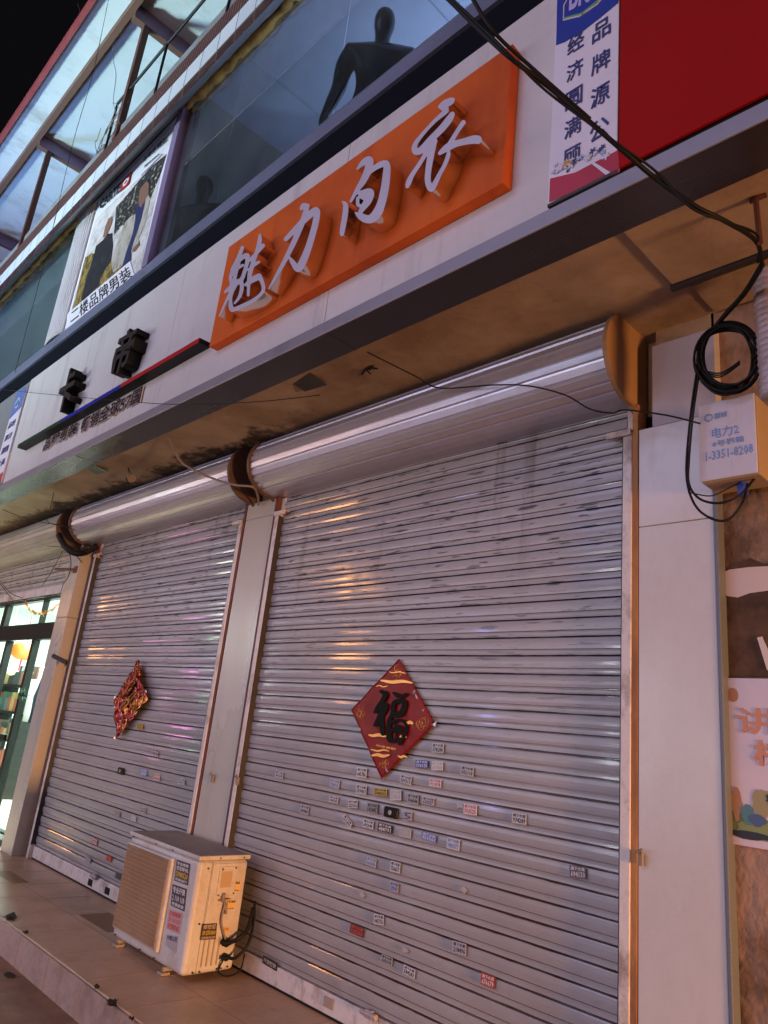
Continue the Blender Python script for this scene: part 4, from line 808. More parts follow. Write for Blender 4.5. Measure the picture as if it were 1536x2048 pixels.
sticker(acq([(354, 1719), (381, 1728), (376, 1771), (349, 1761)]), (.03, .03, .07), WH, 'dark sticker with yellow number, uppermost on the air conditioner grille side', [('专业维修', .06, .22, WH), ('空调移机', .26, .46, WH), ('13980520', .50, .78, YE), ('安装加氟', .82, .96, WH)])
sticker(acq([(346, 1768), (374, 1778), (369, 1823), (342, 1811)]), (.03, .03, .08), WH, 'dark blue sticker with white number, second from the top on the air conditioner front', [('专业开锁', .06, .36, WH), ('2 110 110', .44, .72, WH), ('换锁修锁', .78, .95, WH)])
sticker(acq([(339, 1818), (366, 1826), (359, 1869), (333, 1857)]), (.50, .30, .32), RD, 'pink sticker with red number, third from the top on the front of the air conditioner', [('空调维修', .06, .30, RD), ('29 110 110', .36, .60, RD), ('空调移机', .66, .94, RD)])
sticker(acq([(334, 1869), (357, 1872), (352, 1908), (331, 1890)]), (.40, .36, .42), BK, 'lowest sticker on the front of the air conditioner, white with torn corner', [('开锁公司', .05, .4, BK), ('5582110', .5, .9, GY)])
def acs(pts): return [PX(a, c, x1 + .0065) for a, c in pts]
sticker(acs([(461, 1763), (482, 1762), (478, 1782), (457, 1784)]), (.66, .45, .22), (.6, .28, .01), 'upper orange sticker on the side of the air conditioner', [('空调维修', .02, .32, BK), ('82110110', .36, .76, YE), ('加氟移机', .82, .98, BK)], out=(1, 0, 0))
sticker(acs([(452, 1800), (473, 1800), (468, 1818), (448, 1819)]), (.66, .45, .22), (.6, .28, .01), 'lower orange sticker on the side of the air conditioner', [('空调维修', .02, .32, BK), ('82110110', .36, .76, YE), ('加氟移机', .82, .98, BK)], out=(1, 0, 0))
sticker(acs([(405, 1848), (434, 1846), (431, 1878), (400, 1880)]), (.03, .025, .03), YE, 'black sticker with orange number on the side of the air conditioner', [('修空调', .05, .35, TAN), ('139 2718 0010', .42, .72, YE), ('回收空调', .8, .95, TAN)], out=(1, 0, 0))
sticker(acs([(446, 1854), (459, 1854), (456, 1862), (444, 1863)]), YE, RD, 'small plain yellow label on the side of the air conditioner', [('注意', .2, .8, RD)], out=(1, 0, 0))

# ------------------------------------------------------------------ red diamonds
def diamond(corners, yb, label, crump, seed, text=True):
    T, Lc, R, B_ = [PY(a, c, yb) for a, c in corners]; rn = random.Random(seed)
    t = thing('fu_diamond', ((Lc.x + R.x) / 2, yb, B_.z), label, 'door decoration')
    N_ = 30; vs = []; fs = []
    def S_(u, v):
        p = (T * (1 - u) + R * u) * (1 - v) + (Lc * (1 - u) + B_ * u) * v
        q = Vector((p.x * 9 + seed, p.z * 9, seed)); d = noise.noise(q) * crump + noise.noise(q * 2.7) * crump * .5
        if crump > .012: d += abs(noise.noise(Vector(((p.x * 12 + p.z * 7), p.z * 3, 3)))) * crump * 1.6
        ed = max(abs(u - .5), abs(v - .5)) * 2
        return p + Vector((0, -.006 - abs(d) - .012 * (ed ** 4) * (crump > .012), 0)) + Vector((d * .4, 0, 0)) * (crump > .012)
    for j in range(N_ + 1):
        for i in range(N_ + 1): vs.append(S_(i / N_, j / N_))
    for j in range(N_):
        for i in range(N_): fs.append((j * (N_ + 1) + i, j * (N_ + 1) + i + 1, (j + 1) * (N_ + 1) + i + 1, (j + 1) * (N_ + 1) + i))
    b = MB(); b.add(vs, fs); o = b.build('foil_sheet', M['foilr'] if text else M['foilmix'], t, smooth=True); m_ = o.modifiers.new('s', 'SOLIDIFY'); m_.thickness = .0008
    # gold corner ornaments and the brush character, laid just over the sheet
    for (cu, cv) in ((.13, .13), (.87, .13), (.13, .87), (.87, .87)):
        b = MB()
        for k in range(6):
            a0 = rn.random() * 6; r = rn.uniform(.02, .055); cu2, cv2 = cu + rn.uniform(-.05, .05), cv + rn.uniform(-.05, .05)
            b.tube([S_(cu2 + r * math.cos(a0 + q * .8), cv2 + r * math.sin(a0 + q * .8)) + Vector((0, -.001, 0)) for q in range(7)], .0016, 4)
        b.build('gold_ornament', M['gold'], t)
    if text:
        st = [[(762, 1383, 5), (770, 1388, 7), (765, 1400, 6), (752, 1417, 4)], [(749, 1424, 4), (770, 1410, 8), (762, 1430, 9), (750, 1450, 5)], [(762, 1432, 6), (763, 1450, 7), (765, 1468, 5)],
              [(787, 1386, 3), (795, 1391, 7)], [(812, 1388, 4), (802, 1394, 5)], [(785, 1428, 6), (788, 1405, 6), (808, 1404, 7), (803, 1425, 8), (790, 1430, 8)], [(788, 1425, 6), (778, 1440, 5), (777, 1465, 7), (781, 1481, 7), (800, 1478, 3)],
              [(780, 1445, 5), (800, 1440, 4), (812, 1450, 4), (808, 1470, 5), (798, 1488, 4)], [(782, 1462, 4), (798, 1455, 8), (800, 1465, 5)], [(790, 1448, 3), (793, 1478, 3)]]
        b = MB(); strokes_mb(b, [[(a, c, r * .72) for a, c, r in s_] for s_ in st], lambda x, y: PY(x, y, yb - .019), (0, .002, 0), step=1.0, side=0)
        # follow the sheet
        out = []
        for v in b.v: out.append(v)
        b.v = out; b.build('brush_character', M['charink'], t)
        for (py_, xa_, xb_, h_) in ((1344, 778, 812, 1.2), (1362, 762, 824, 3.2), (1372, 752, 776, 1.0), (1500, 741, 778, 1.6), (1510, 744, 778, 3.2), (1513, 796, 814, 2.2), (1470, 738, 772, 3.0), (1474, 800, 812, 2.6), (1445, 812, 826, 3.0)):
            b = MB(); pts_ = [(xa_ + (xb_ - xa_) * k / 8, py_ + 1.2 * math.sin(k * 1.1 + py_) + (xa_ + (xb_ - xa_) * k / 8 - xa_) * .04, h_ * 1.5 * (.35 + .65 * math.sin(math.pi * (k + .5) / 9)) * .7) for k in range(9)]
            strokes_mb(b, [pts_], lambda x, y: PY(x, y, yb - .016), (0, .001, 0), step=1.0, side=0)
            b.build('gold_band', M['foilg'], t)
        b = MB(); text_mb(b, '福星高照', [S_(.62, .86) + Vector((0, -.004, 0)), S_(.86, .62) + Vector((0, -.004, 0)), S_(.875, .635) + Vector((0, -.004, 0)), S_(.635, .875) + Vector((0, -.004, 0))], (0, -.0008, 0), bold=.01, res=1); b.build('small_gold_text', M['gold'], t)
    else:
        b = MB()
        for pth in ([(.35, .25), (.40, .5), (.3, .6)], [(.55, .35), (.5, .55), (.55, .8)], [(.42, .62), (.6, .6), (.65, .72)]):
            b.tube([S_(*p) + Vector((0, -.002, 0)) for p in pth], .010, 5)
        b.build('brush_character', M['charink'], t)
        b = MB()
        for k in range(5):
            u = .25 + .12 * k; b.tube([S_(u, .2 + .1 * math.sin(k)) + Vector((0, -.003, 0)), S_(u - .06, .45) + Vector((0, -.004, 0)), S_(u - .05, .7) + Vector((0, -.003, 0))], .0045, 5)
        
        for k in range(9):
            u = rn.uniform(.08, .85); v = rn.uniform(.08, .85); b.tube([S_(u, v) + Vector((0, -.003, 0)), S_(min(u + .10, 1), v + .03) + Vector((0, -.006, 0)), S_(min(u + .17, 1), min(v + .10, 1)) + Vector((0, -.003, 0))], [.002, .008, .002], 5)
        b.build('gold_streaks', M['foilg'], t)
    for k in range(9):
        b = MB(); u = rn.choice([(0, rn.random()), (1, rn.random()), (rn.random(), 0), (rn.random(), 1)]); p = S_(*u)
        pts = [p + Vector((rn.uniform(-.025, .025), rn.uniform(-.008, .0), rn.uniform(-.02, .02))) for _ in range(4)]; b.add(pts, [(0, 1, 2), (0, 2, 3), (0, 1, 3)])
        b.build('clear_tape', M['clear'], t)
diamond([(800, 1318), (705, 1420), (872, 1448), (765, 1558)], 2.683, 'flat red and gold paper diamond with a black brush character on the right shutter', .006, 2)
diamond([(284, 1320), (234, 1400), (302, 1400), (240, 1478)], 2.680, 'crumpled red foil diamond with gold streaks on the middle shutter', .030, 8, text=False)

# ------------------------------------------------------------------ meter box, coil and cables at the right
mbx = thing('meter_box', (-.93, 2.6, 2.45), 'pale metal meter box with blue stencilled writing on the right wall under the coil', 'meter box')
q = [PY(1400, 818, 2.52), PY(1512, 785, 2.52), PY(1530, 945, 2.52), PY(1416, 966, 2.52)]
xa, xb, za, zb = q[0].x, q[1].x, (q[3].z + q[2].z) / 2, (q[0].z + q[1].z) / 2
b = MB(); b.box(xa, xb, 2.52, 2.66, za, zb); b.build('box_body', M['boxside'], mbx, bevel=.004)
b = MB(); b.box(xa - .004, xb - .004, 2.512, 2.519, za + .004, zb + .004); b.build('box_door', M['metalbox'], mbx, bevel=.003)
Wd = xb - xa; Hh = zb - za
def sub(u0, u1, v0, v1): return [Vector((xa + Wd * u0, 2.511, zb - Hh * v0)), Vector((xa + Wd * u1, 2.511, zb - Hh * v0)), Vector((xa + Wd * u1, 2.511, zb - Hh * v1)), Vector((xa + Wd * u0, 2.511, zb - Hh * v1))]
b = MB(); text_mb(b, '国家电网', sub(.28, .50, .14, .22), (0, -.0006, 0), bold=.012, res=1); b.build('stencilled_text', mat('blue_stencil_text', (.16, .26, .55), .6), mbx); b = MB(); text_mb(b, '电力2', sub(.22, .70, .33, .47), (0, -.0006, 0), bold=.01, res=1); b.build('stencilled_text', mat('blue_stencil_text', (.16, .26, .55), .6), mbx); b = MB(); text_mb(b, '8号表箱', sub(.22, .78, .50, .58), (0, -.0006, 0), bold=.01, res=1); b.build('stencilled_text', mat('blue_stencil_text', (.16, .26, .55), .6), mbx); b = MB(); text_mb(b, '1-3351-8208', sub(.10, .92, .62, .74), (0, -.0006, 0), bold=.01, res=1)
b.build('stencilled_text', mat('blue_stencil_text', (.16, .26, .55), .6), mbx); b = MB(); b.tube([(xa + Wd * .17 + .014 * math.cos(k * .7), 2.511, zb - Hh * .18 + .014 * math.sin(k * .7)) for k in range(10)], .003, 5)
b.build('stencilled_ring', mat('blue_stencil', (.16, .26, .55), .6), mbx)
b = MB(); b.tube([(xa + .12, 2.58, za - .0), (xa + .12, 2.58, za - .05)], .018, 8); b.build('blue_plug', mat('blue_plastic', (.03, .06, .40), .4), mbx)
cc = MB(); rr = random.Random(6)
for i in range(10):
    cx, cy = 1455 + rr.uniform(-6, 6), 716 + rr.uniform(-6, 6); ax, ay = 62 + rr.uniform(-9, 8), 68 + rr.uniform(-10, 8)
    cc.tube([PY(cx + ax * math.cos(k * math.pi / 18), cy + ay * math.sin(k * math.pi / 18), 2.50 + .015 * rr.random() - .006 * i) for k in range(37)], .0048, 6)
for i in range(3): cc.tube(smooth_path([PY(1405, 740 + 3 * i, 2.47), PY(1440, 746 + 4 * i, 2.47), PY(1480, 722 + 3 * i, 2.47)], 6), .003, 5)
cc.tube(smooth_path([PY(1398, 745, 2.46), PY(1386, 830, 2.46), PY(1378, 920, 2.46), PY(1378, 968, 2.46), PY(1400, 998, 2.46), PY(1440, 1006, 2.47), PY(1480, 990, 2.5), PY(1508, 958, 2.56)], 6), .0045, 6)
cc.tube(smooth_path([PY(1394, 740, 2.46), PY(1380, 840, 2.46), PY(1373, 950, 2.46), PY(1390, 1010, 2.46), PY(1425, 1038, 2.46), PY(1458, 1038, 2.48), PY(1485, 1005, 2.5), PY(1495, 968, 2.56)], 6), .0045, 6)
cc.tube(smooth_path([PY(1378, 985, 2.46), PY(1420, 992, 2.46), PY(1450, 980, 2.5), PY(1480, 965, 2.56)], 6), .0025, 5)
tag(cc.build('cable_coil', M['cable'], smooth=True), 'thick coil of black cable hanging above the meter box at the right wall', 'cable coil')
cb = MB()
main = [PY(868, -30, 1.15), PY(1000, 98, 1.25), PY(1100, 176, 1.4), PY(1235, 292, 1.55), PY(1310, 356, 1.68), PY(1390, 412, 1.76), PY(1450, 442, 1.86), PY(1512, 482, 2.06), PY(1524, 530, 2.2)]
cb.tube(smooth_path(main, 8), .0072, 8); cb.tube(smooth_path([p + Vector((.01 * math.sin(i * 2.1), -.012, .012 * math.cos(i * 1.7))) for i, p in enumerate(main)], 8), .004, 6)
cb.tube(smooth_path([PY(930, -30, 1.15), PY(985, 60, 1.22), PY(1060, 132, 1.35), PY(1180, 238, 1.5)], 8), .006, 6)
cb.tube(smooth_path([PY(1524, 530, 2.2), PY(1490, 585, 2.36), PY(1450, 630, 2.44), PY(1420, 668, 2.49)], 6), .010, 8)
tag(cb.build('overhead_cable', M['cable'], smooth=True), 'thick black overhead cable bundle slanting down across the banner to the soffit corner', 'cable')
wb = MB(); wb.tube(smooth_path([PY(734, 704, 2.0), PY(830, 752, 2.25), PY(880, 776, 2.36), PY(985, 770, 2.38), PY(1058, 772, 2.40), PY(1130, 790, 2.42), PY(1180, 818, 2.46), PY(1225, 826, 2.50), PY(1250, 820, 2.52), PY(1330, 830, 2.52), PY(1400, 847, 2.51)], 8), .0034, 6)
tag(wb.build('thin_wire', M['cable'], smooth=True), 'thin black wire running over the right roll cover to the meter box', 'wire')
wb = MB(); wb.tube(smooth_path([PY(-20, 776, 1.70), PY(60, 785, 1.68), PY(280, 805, 1.66), PY(400, 808, 1.66), PY(520, 803, 1.70), PY(640, 790, 1.78)], 8), .0022, 5)
tag(wb.build('thin_wire', M['cable'], smooth=True), 'thin wire sagging across the white band in front of the small black text', 'wire')
wb = MB(); wb.tube(smooth_path([PY(219, -10, 1.1), PY(185, 150, 1.15), PY(145, 290, 1.2), PY(95, 500, 1.3), PY(30, 745, 1.45)], 8), .0022, 5)
tag(wb.build('thin_wire', M['cable'], smooth=True), 'thin wire dropping from the canopy past the left end of the building', 'wire')
wb = MB(); wb.tube(smooth_path([PY(252, -10, 1.6), PY(232, 40, 1.6), PY(226, 110, 1.6), PY(232, 150, 1.6), PY(227, 205, 1.6), PY(240, 250, 1.68)], 8), .003, 5)
tag(wb.build('thin_wire', M['cablegrey'], smooth=True), 'kinked grey wire hanging down under the canopy sheet', 'wire')
wb = MB(); pth = [PZ(338, 876, 3.06), PY(352, 908, 2.15), PY(370, 930, 2.22), PY(420, 955, 2.32), PY(470, 970, 2.38), PY(505, 974, 2.44), PY(515, 990, 2.56), PY(517, 1010, 2.64)]
wb.tube(smooth_path(pth, 8), .008, 8); tag(wb.build('hanging_cable', M['cablegrey'], smooth=True), 'grey sleeved cable sagging from the soffit to the middle pillar', 'cable')
for i, pts in enumerate(([(0, 1017, 2.1), (60, 1040, 2.2), (120, 1050, 2.3), (150, 1060, 2.35)], [(94, 1092, 2.4), (120, 1094, 2.4), (135, 1098, 2.4), (150, 1110, 2.5), (165, 1125, 2.58)], [(138, 1102, 2.4), (142, 1125, 2.42), (138, 1150, 2.45), (126, 1170, 2.5), (120, 1192, 2.6)],
          [(125, 1102, 2.4), (105, 1140, 2.5), (85, 1170, 2.6)], [(-5, 1155, 2.5), (20, 1185, 2.5), (45, 1196, 2.6)], [(-5, 1160, 2.5), (10, 1180, 2.5), (25, 1200, 2.6)], [(108, 985, 2.0), (100, 1020, 2.15), (97, 1045, 2.3), (140, 1054, 2.36)])):
    wb = MB(); wb.tube(smooth_path([PY(*p) for p in pts], 6), .0035, 5)
    tag(wb.build('loose_wire', M['cable'], smooth=True), ['loose wire strung under the soffit at the far left', 'short wire sticking out under the left roll cover end', 'wire dangling down beside the left pillar top', 'slack wire in front of the half raised shutter, next to the pillar', 'upper of two crossing wires at the far left of the half raised shutter', 'lower of two crossing wires at the far left of the half raised shutter', 'thin wire hanging from the grey sign band over the left roll cover'][i], 'wire')
b = MB(); b.tube(smooth_path([PY(118, 1070, 2.35), PY(130, 1092, 2.38), PY(150, 1106, 2.45), PY(172, 1104, 2.55), PY(195, 1092, 2.62)], 6), [.03] * 25, 8); tag(b.build('black_wrapped_bundle', M['cable'], smooth=True), 'black wrapped cable bundle at the top of the left pillar', 'cable bundle')
# thing under the soffit
for (px, py), lab in (((190, 940), 'left dark square bracket plate under the soffit'), ((612, 766), 'right dark square bracket plate under the soffit, over the right roll cover')):
    c = PZ(px, py, 3.09); b = MB(); b.slab([c + Vector((-.10, -.02, .014)), c + Vector((.09, -.05, .014)), c + Vector((.10, .07, -.012)), c + Vector((-.07, .05, -.012))], (0, 0, .006)); tag(b.build('bracket_plate', M['dark']), lab, 'bracket')
c = PZ(260, 950, 3.03); ls = thing('lamp_socket', tuple(c), 'empty lamp socket on a curled wire hanging from the soffit above the middle shutter', 'lamp socket')
b = MB(); b.tube([c + Vector((0, 0, -.005)), c + Vector((.05, -.0, -.04))], [.028, .034], 12); b.build('socket', M['cablegrey'], ls)
b = MB(); b.tube(smooth_path([c + Vector((-.06, 0, .07)), c + Vector((-.03, .0, .03)), c + Vector((-.05, .0, -.03)), c + Vector((0, .0, -.05)), c, c + Vector((.0, .01, .02))], 5), .005, 6); b.build('wire', M['cable'], ls)
c = PZ(735, 740, 3.09); b = MB()
for k in range(7): b.tube([c + Vector((rr.uniform(-.02, .02), 0, .012)), c + Vector((rr.uniform(-.08, .08), rr.uniform(-.03, .03), rr.uniform(-.02, .01)))], .0045, 5)
tag(b.build('wire_stub', M['cable']), 'frayed dark wire stub poking from the soffit above the right roll cover', 'wire stub')
# mould along the wall side of the soffit: ragged dark stains
rr = random.Random(14)
# right end: rod, foil wrapped pipe, poster, patches
b = MB(); p0 = PZ(1511, 396, 3.085); b.tube([p0, PY(1520, 486, 2.06)], .009, 8); b.tube([p0 + Vector((-.02, 0, 0)), p0 + Vector((.03, .01, .008))], .012, 8); tag(b.build('hanging_rod', M['rbeam']), 'thin rusty rod hanging from the soffit beside the cable end', 'rod')
fp = thing('wrapped_pipe', (-.80, 2.45, 2.0), 'pale tape wrapped pipe running down the right edge next to the meter box', 'pipe')
b = MB(); pp_ = [PY(1535, 548, 2.44), PY(1552, 790, 2.44)]; b.tube([pp_[0] + (pp_[-1] - pp_[0]) * k / 60 for k in range(61)], [.047 + (.004 if k % 3 == 0 else 0) for k in range(61)], 12); b.build('pipe_body', M['foilpipe'], fp, smooth=True)
po = thing('cartoon_poster', (-.9, 2.71, 1.05), 'pastel public poster with orange headline and painted hills on the rough right wall', 'poster')
b = MB(); b.box(-1.046, .2, 2.706, 2.717, 1.06, 1.603); b.build('poster_sheet', mat('pastel_print', (.66, .54, .60), .5, 0, (.48, .47, .62), 2.2, .9), po)
b = MB(); text_mb(b, '讲文明', rectq(-1.010, -.60, 1.415, 1.505, 2.7045), (0, -.001, 0), bold=.02); text_mb(b, '树新风', rectq(-.962, -.55, 1.315, 1.400, 2.7045), (0, -.001, 0), bold=.02); b.build('headline', mat('orange_headline', (.55, .22, .12), .5), po)
def blob(mb, x, z, rx, rz, y, mi, n=20, jit=.0, seed=0):
    r0 = random.Random(seed); mb.slab([(x + rx * math.cos(k * 2 * math.pi / n) * (1 + r0.uniform(-jit, jit)), y, z + rz * math.sin(k * 2 * math.pi / n) * (1 + r0.uniform(-jit, jit))) for k in range(n)], (0, .0009, 0), mi)
b = MB(); blob(b, -1.02, 1.545, .018, .024, 2.7045, 0); b.build('printed_balloon', mat('brown_balloon_print', (.36, .17, .09), .5), po); b = MB(); blob(b, -1.0, 1.13, .09, .035, 2.7045, 1, jit=.1); blob(b, -.90, 1.115, .12, .03, 2.7035, 2, jit=.1); blob(b, -.94, 1.20, .03, .045, 2.7045, 3, jit=.15, seed=4); blob(b, -.905, 1.215, .02, .02, 2.7035, 4, jit=.2); blob(b, -1.02, 1.19, .016, .05, 2.7035, 0, jit=.2); blob(b, -.985, 1.16, .02, .03, 2.7025, 5, jit=.2); blob(b, -.955, 1.145, .025, .018, 2.7015, 6, jit=.2); blob(b, -.98, 1.095, .07, .012, 2.7025, 4, jit=.2)
b.build('painted_landscape', [mat('ochre_print', (.40, .20, .10), .5), mat('leaf_print', (.16, .18, .05), .5), mat('grass_print', (.22, .26, .08), .5), mat('olive_print', (.32, .26, .12), .5), M['ink'], mat('teal_print', (.08, .20, .22), .5), mat('navy_print', (.06, .10, .22), .5)], po)
b = MB(); n = 16; ra = random.Random(2)
b.slab([PY(a, c, 2.7165) for a, c in [(1437, 1148), (1460, 1139), (1500, 1134), (1545, 1132), (1545, 1180), (1500, 1186), (1475, 1195), (1455, 1192), (1440, 1178)]], (0, .002, 0)); b.build('white_plaster_patch', mat('white_plaster', (.60, .48, .46), .8), bld)
b = MB(); b.slab([PY(a, c, 2.7170) for a, c in [(1437, 1150), (1470, 1130), (1500, 1116), (1530, 1128), (1545, 1120), (1545, 1355), (1437, 1355)]], (0, .0018, 0)); b.build('dark_worn_patch', mat('dark_plaster', (.045, .022, .014), .9, 0, (.15, .08, .045), 6, .8, bump=.4, bscale=20), bld)
b = MB(); b.slab([PY(a, c, 2.712) for a, c in [(1514, 1275), (1524, 1273), (1536, 1300), (1545, 1340), (1534, 1340)]], (0, .003, 0)); tag(b.build('torn_paper', smat((.6, .5, .45))), 'curled torn paper on the dark patch above the cartoon poster', 'paper')
# pillar pegs at the left
for (px, py, lab) in ((128, 1131, 'upper steel peg on the left pillar'), (112, 1318, 'lower steel hook on the left pillar beside the lit door')):
    p = PX(px, py, -7.13) if False else PY(px + 22, py + 8, 2.55); b = MB(); b.tube([p, p + Vector((-.22, -.10, .0)) if 'peg' in lab else p + Vector((-.14, -.08, .05))], .013 if 'peg' in lab else .02, 8); b.box(p.x - .03, p.x + .03, 2.545, 2.559, p.z - .03, p.z + .03); tag(b.build('wall_peg', M['dark' if 'hook' in lab else 'obeam']), lab, 'peg')

# ------------------------------------------------------------------ lit shop at the left
sh = thing('glass_shop_front', (-9, 2.75, 0), 'brightly lit glass shop front with dark frame below the half raised left shutter', 'shop front')
b = MB(); b.box(-12.5, -7.13, 2.72, 2.80, 1.86, 2.03); b.box(-12.5, -7.13, 2.73, 2.80, 0.0, .06); b.box(-12.5, -7.13, 2.73, 2.80, 2.28, 2.34)
for x in (-8.12, -8.93, -10.1): b.box(x, x + .06, 2.728, 2.80, .061, 1.859)
b.box(-7.16, -7.13, 2.73, 2.80, .061, 1.859); b.build('door_frame', M['doorframe'], sh, bevel=.003)
b = MB(); b.box(-8.07, -8.04, 2.735, 2.79, 2.031, 2.279); b.build('transom_post', M['doorframe'], sh); b = MB(); b.box(-9.30, -9.17, 2.735, 2.79, 2.031, 2.279); b.build('transom_post', M['doorframe'], sh)
b = MB(); b.box(-9.4, -8.14, 2.70, 2.727, .84, .90); b.build('push_bar', M['doorframe'], sh, bevel=.004)
dglass = bpy.data.materials.new('door_glass'); dglass.use_nodes = True; nt = dglass.node_tree; nt.nodes.clear()
out = nt.nodes.new('ShaderNodeOutputMaterial'); mx = nt.nodes.new('ShaderNodeMixShader'); tr = nt.nodes.new('ShaderNodeBsdfTransparent'); gl = nt.nodes.new('ShaderNodeBsdfGlossy'); fr = facing_fac(nt, .04, .5, 3.5); tr.inputs[0].default_value = (.9, .97, .94, 1); gl.inputs['Roughness'].default_value = .02
nt.links.new(fr, mx.inputs[0]); nt.links.new(tr.outputs[0], mx.inputs[1]); nt.links.new(gl.outputs[0], mx.inputs[2]); nt.links.new(mx.outputs[0], out.inputs[0])
for x0_, x1_ in ((-10.04, -8.93), (-8.87, -8.12), (-8.06, -7.16), (-12.4, -10.1)):
    b = MB(); [b.add([(x0_,2.758,a_),(x1_,2.758,a_),(x1_,2.758,c_),(x0_,2.758,c_)],[(0,1,2,3)]) for a_,c_ in ((.06,1.86),(2.03,2.28))]; b.build('glass_pane', dglass, sh)
b = MB(); b.box(-14, -6.80, 6.0, 6.05, 0, 2.9); b.box(-6.86, -6.80, 2.9, 6.0, 0, 2.9); b.box(-14.05, -14, 2.9, 6.0, 0, 2.9); b.build('shop_wall', M['shopwhite'], sh)
b = MB(); b.box(-14, -6.86, 2.81, 6.0, 2.78, 2.84); b.build('shop_ceiling', M['shopwhite'], sh)
b = MB(); b.box(-14, -6.86, 2.80, 6.0, .0005, .012); b.build('shop_floor', M['shopfloor'], sh)
for x in (-7.8, -9.4, -11): b = MB(); b.box(x - .03, x + .03, 3.2, 5.6, 2.74, 2.775); tag(b.build('ceiling_tube_light', M['tube']), 'lit white tube light on the shop ceiling, ' + {-7.8: 'nearest the pillar', -9.4: 'in the middle', -11: 'farthest to the left'}[x], 'lamp')
area('shop_interior_light', (-9.6, 3.7, 2.70), (-9.6, 3.7, 0), 5.0, 900, (.80, 1.0, .88), 0.5)
point('shop_front_light', (-9.2, 3.05, 1.6), .15, 60, (.85, 1.0, .92))
# goods inside
sf = thing('display_shelf', (-10.8, 3.7, 0), 'dark display shelf with coloured goods seen through the glass door', 'shelf')
b = MB()
for z in (.35, .70, 1.05, 1.40): b.box(-11.6, -10.4, 3.55, 3.85, z, z + .03)
for x in (-11.6, -10.44): b.box(x, x + .05, 3.53, 3.87, .012, 1.50)
b.build('shelf_frame', M['doorframe'], sf)
rr = random.Random(8); cols = [mat('goods_print', c, .5) for c in ((.5, .12, .06), (.05, .09, .09), (.12, .25, .30), (.45, .20, .14), (.05, .16, .10), (.6, .5, .2), (.03, .03, .035))]
b = MB()
for z in (.38, .73, 1.08, 1.43):
    x = -11.5
    while x < -10.6: w_ = rr.uniform(.05, .14); b.box(x, x + w_, 3.57, 3.72, z + .001, z + rr.uniform(.12, .27), rr.randint(0, 6)); x += w_ + .012
b.build('packed_goods', cols, sf)
def garment(name, label, x, y, z, w_, h_, m):
    b = MB(); n = 14; vs = []
    for j in range(9):
        v = j / 8; ww = w_ * (.45 + .55 * min(1, v * 3)) * (1 + .15 * v)
        for i in range(n): a = i / n * 2 * math.pi; vs.append((x + ww / 2 * math.cos(a) * (1 + .06 * math.sin(4 * a)), y + .09 * math.sin(a), z - h_ * v))
    fs = [(j * n + i, j * n + (i + 1) % n, (j + 1) * n + (i + 1) % n, (j + 1) * n + i) for j in range(8) for i in range(n)] + [tuple(range(n)), tuple(range(8 * n, 9 * n))]
    b.add(vs, fs)
    for s in (-1, 1): b.tube([(x + s * w_ * .25, y, z - .06), (x + s * w_ * .62, y, z - .35), (x + s * w_ * .66, y, z - .62)], [.07, .06, .05], 8)
    tag(b.build(name, m, smooth=True), label, 'garment')
garment('hanging_robe', 'blue grey robe hanging just inside the glass, beside the left pillar', *(lambda q: (q.x, q.y, q.z))(PY(112, 1330, 3.05)), .42, .80, mat('robe_cloth', (.07, .12, .17), .8, 0, (.12, .18, .22), 6, .6))
garment('hanging_shirt', 'white shirt hanging behind the shelf in the lit shop', *(lambda q: (q.x, q.y, q.z))(PY(92, 1330, 3.5)), .45, .7, mat('shirt_cloth', (.75, .78, .76), .8))
garment('hanging_jacket', 'dark jacket hanging low behind the door glass', *(lambda q: (q.x, q.y, q.z))(PY(70, 1560, 3.2)), .30, .55, mat('jacket_cloth', (.03, .04, .04), .8))
ln = MB(); 
for k in range(10):
    a = -math.pi / 2 + math.pi * k / 9
rr = random.Random(3)
lt = thing('red_lantern', (-8.5, 3.3, 1.7), 'glowing round red lantern hanging behind the door glass', 'lantern')
b = MB(); c = PY(47, 1302, 3.3); pts = [c + Vector((0, 0, .11 * math.sin(-1.4 + 2.8 * k / 10))) for k in range(11)]; b.tube(pts, [.04 + .11 * math.cos(-1.4 + 2.8 * k / 10) for k in range(11)], 16); b.build('lantern_body', M['lantern'], lt, smooth=True)
b = MB(); b.tube([c + Vector((0, 0, .11)), c + Vector((0, 0, .45))], .006, 6); b.tube([c + Vector((0, 0, -.11)), c + Vector((0, 0, -.25))], .012, 6); b.build('lantern_cord', M['crimson'], lt)
b = MB(); c = PY(60, 1345, 3.0); b.box(c.x - .2, c.x + .22, 3.0, 3.02, c.z - .07, c.z + .07, 0); sg2 = b.build('hanging_sign', mat('brown_red_board', (.20, .06, .03), .6)); tag(sg2, 'small red brown board with yellow flower hanging behind the door glass', 'sign')
b = MB(); blob(b, c.x + .06, c.z, .06, .04, 2.997, 0, n=10, jit=.4, seed=2); b.build('yellow_flower', M['gold'], sg2)
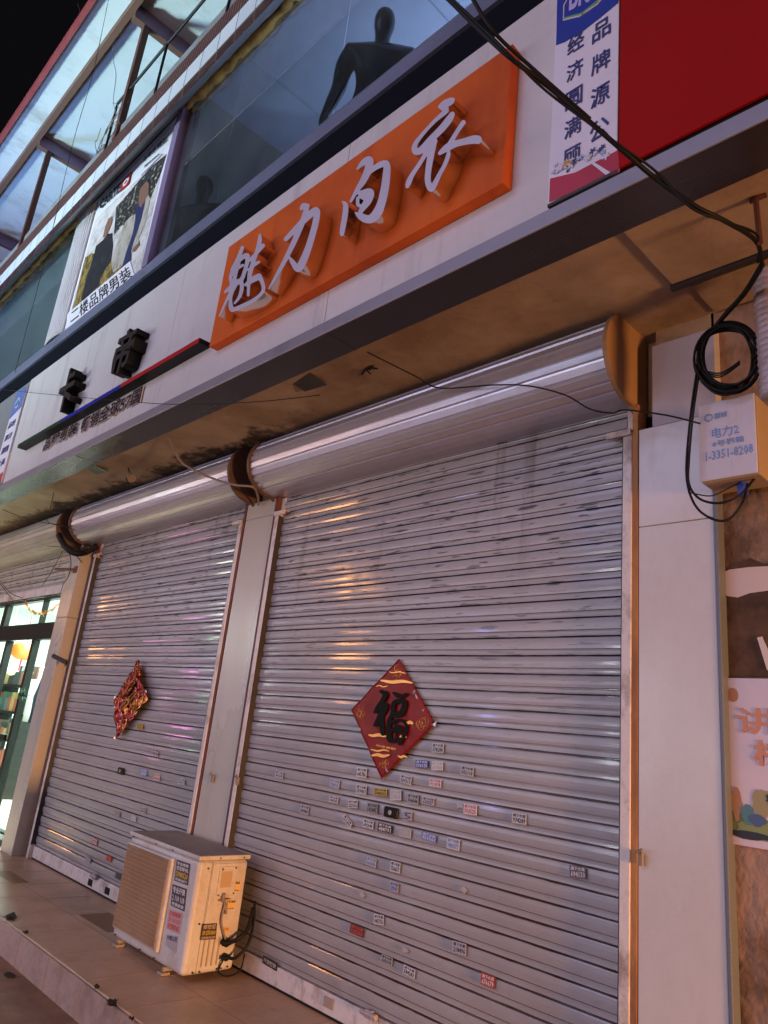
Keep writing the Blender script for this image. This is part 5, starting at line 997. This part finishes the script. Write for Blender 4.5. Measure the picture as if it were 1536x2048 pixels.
# tinsel swag along the transom
b = MB(); rr = random.Random(9); P0, P1 = PY(48, 1200, 2.70), PY(138, 1188, 2.70)
for k in range(420):
    t_ = rr.random(); p = P0.lerp(P1, t_) + Vector((0, 0, -.28 * (1 - (2 * t_ - 1) ** 2) * .62)); d = Vector((rr.uniform(-1, 1), rr.uniform(-1, 1), rr.uniform(-1, 1))).normalized() * rr.uniform(.02, .045); e = Vector((rr.uniform(-1, 1), rr.uniform(-1, 1), rr.uniform(-1, 1))) * .005
    b.add([p - e, p + e, p + d], [(0, 1, 2)])
tag(b.build('tinsel_garland', M['tinsel']), 'orange and green tinsel garland swagged across the top of the glass shop front', 'garland')
b = MB(); c = PY(45, 1390, 2.70)
for k in range(120):
    d = Vector((rr.uniform(-1, 1), rr.uniform(-.5, .5), rr.uniform(-1, 1))).normalized() * rr.uniform(.03, .10); e = Vector((rr.uniform(-1, 1), rr.uniform(-1, 1), rr.uniform(-1, 1))) * .007; b.add([c - e, c + e, c + d], [(0, 1, 2)])
tag(b.build('star_ornament', mat('dark_green_tinsel', (.03, .08, .05), .5)), 'dark star shaped tinsel ornament fixed to the door frame', 'ornament')
b = MB(); b.box(-9.2, -7.14, 2.62, 2.72, .0005, .05); b.build('door_sill', M['dark'], sh)
# ------------------------------------------------------------------ litter on the pavement edge
rr = random.Random(17)
for i, (px, py, s_) in enumerate([(20, 1836, .09), (193, 1978, .035), (225, 2010, .06), (262, 2040, .03), (52, 1868, .04)]):
    c = PZ(px, py, .002); b = MB()
    for k in range(6):
        a = rr.uniform(0, 6.28); L = s_ * rr.uniform(.5, 1.2); q0 = c + Vector((rr.uniform(-.3, .3) * s_, rr.uniform(-.2, .2) * s_, .002 + .001 * k)); d = Vector((math.cos(a), math.sin(a), 0)); e = Vector((-d.y, d.x, 0)) * L * .28
        b.slab([q0 - d * L / 2, q0 - e + Vector((0, 0, .004)), q0 + d * L / 2 + Vector((0, 0, .01)), q0 + e], (0, 0, .0012))
    tag(b.build('dead_leaf', mat('dark_leaf', (.02, .015, .012), .8) if i == 0 else bpy.data.materials['dark_leaf']), ['large cluster of dead leaves on the kerb at the left edge of the picture', 'small dead leaf on the kerb joint left of the air conditioner', 'dark leaf clump on the kerb in front of the air conditioner', 'small dark leaf lowest on the kerb', 'small leaf on the kerb just right of the large cluster'][i], 'leaves')
c = PY(20, 1951, 1.8); c = PZ(20, 1951, -.163); b = MB(); blobp = [(c.x + .06 * math.cos(k * .6) * rr.uniform(.6, 1.1), c.y + .025 * math.sin(k * .6), -.1645) for k in range(10)]; b.slab(blobp, (0, 0, .004)); tag(b.build('flattened_litter', bpy.data.materials['dark_leaf']), 'flat black scrap lying on the lower ground at the left', 'litter')
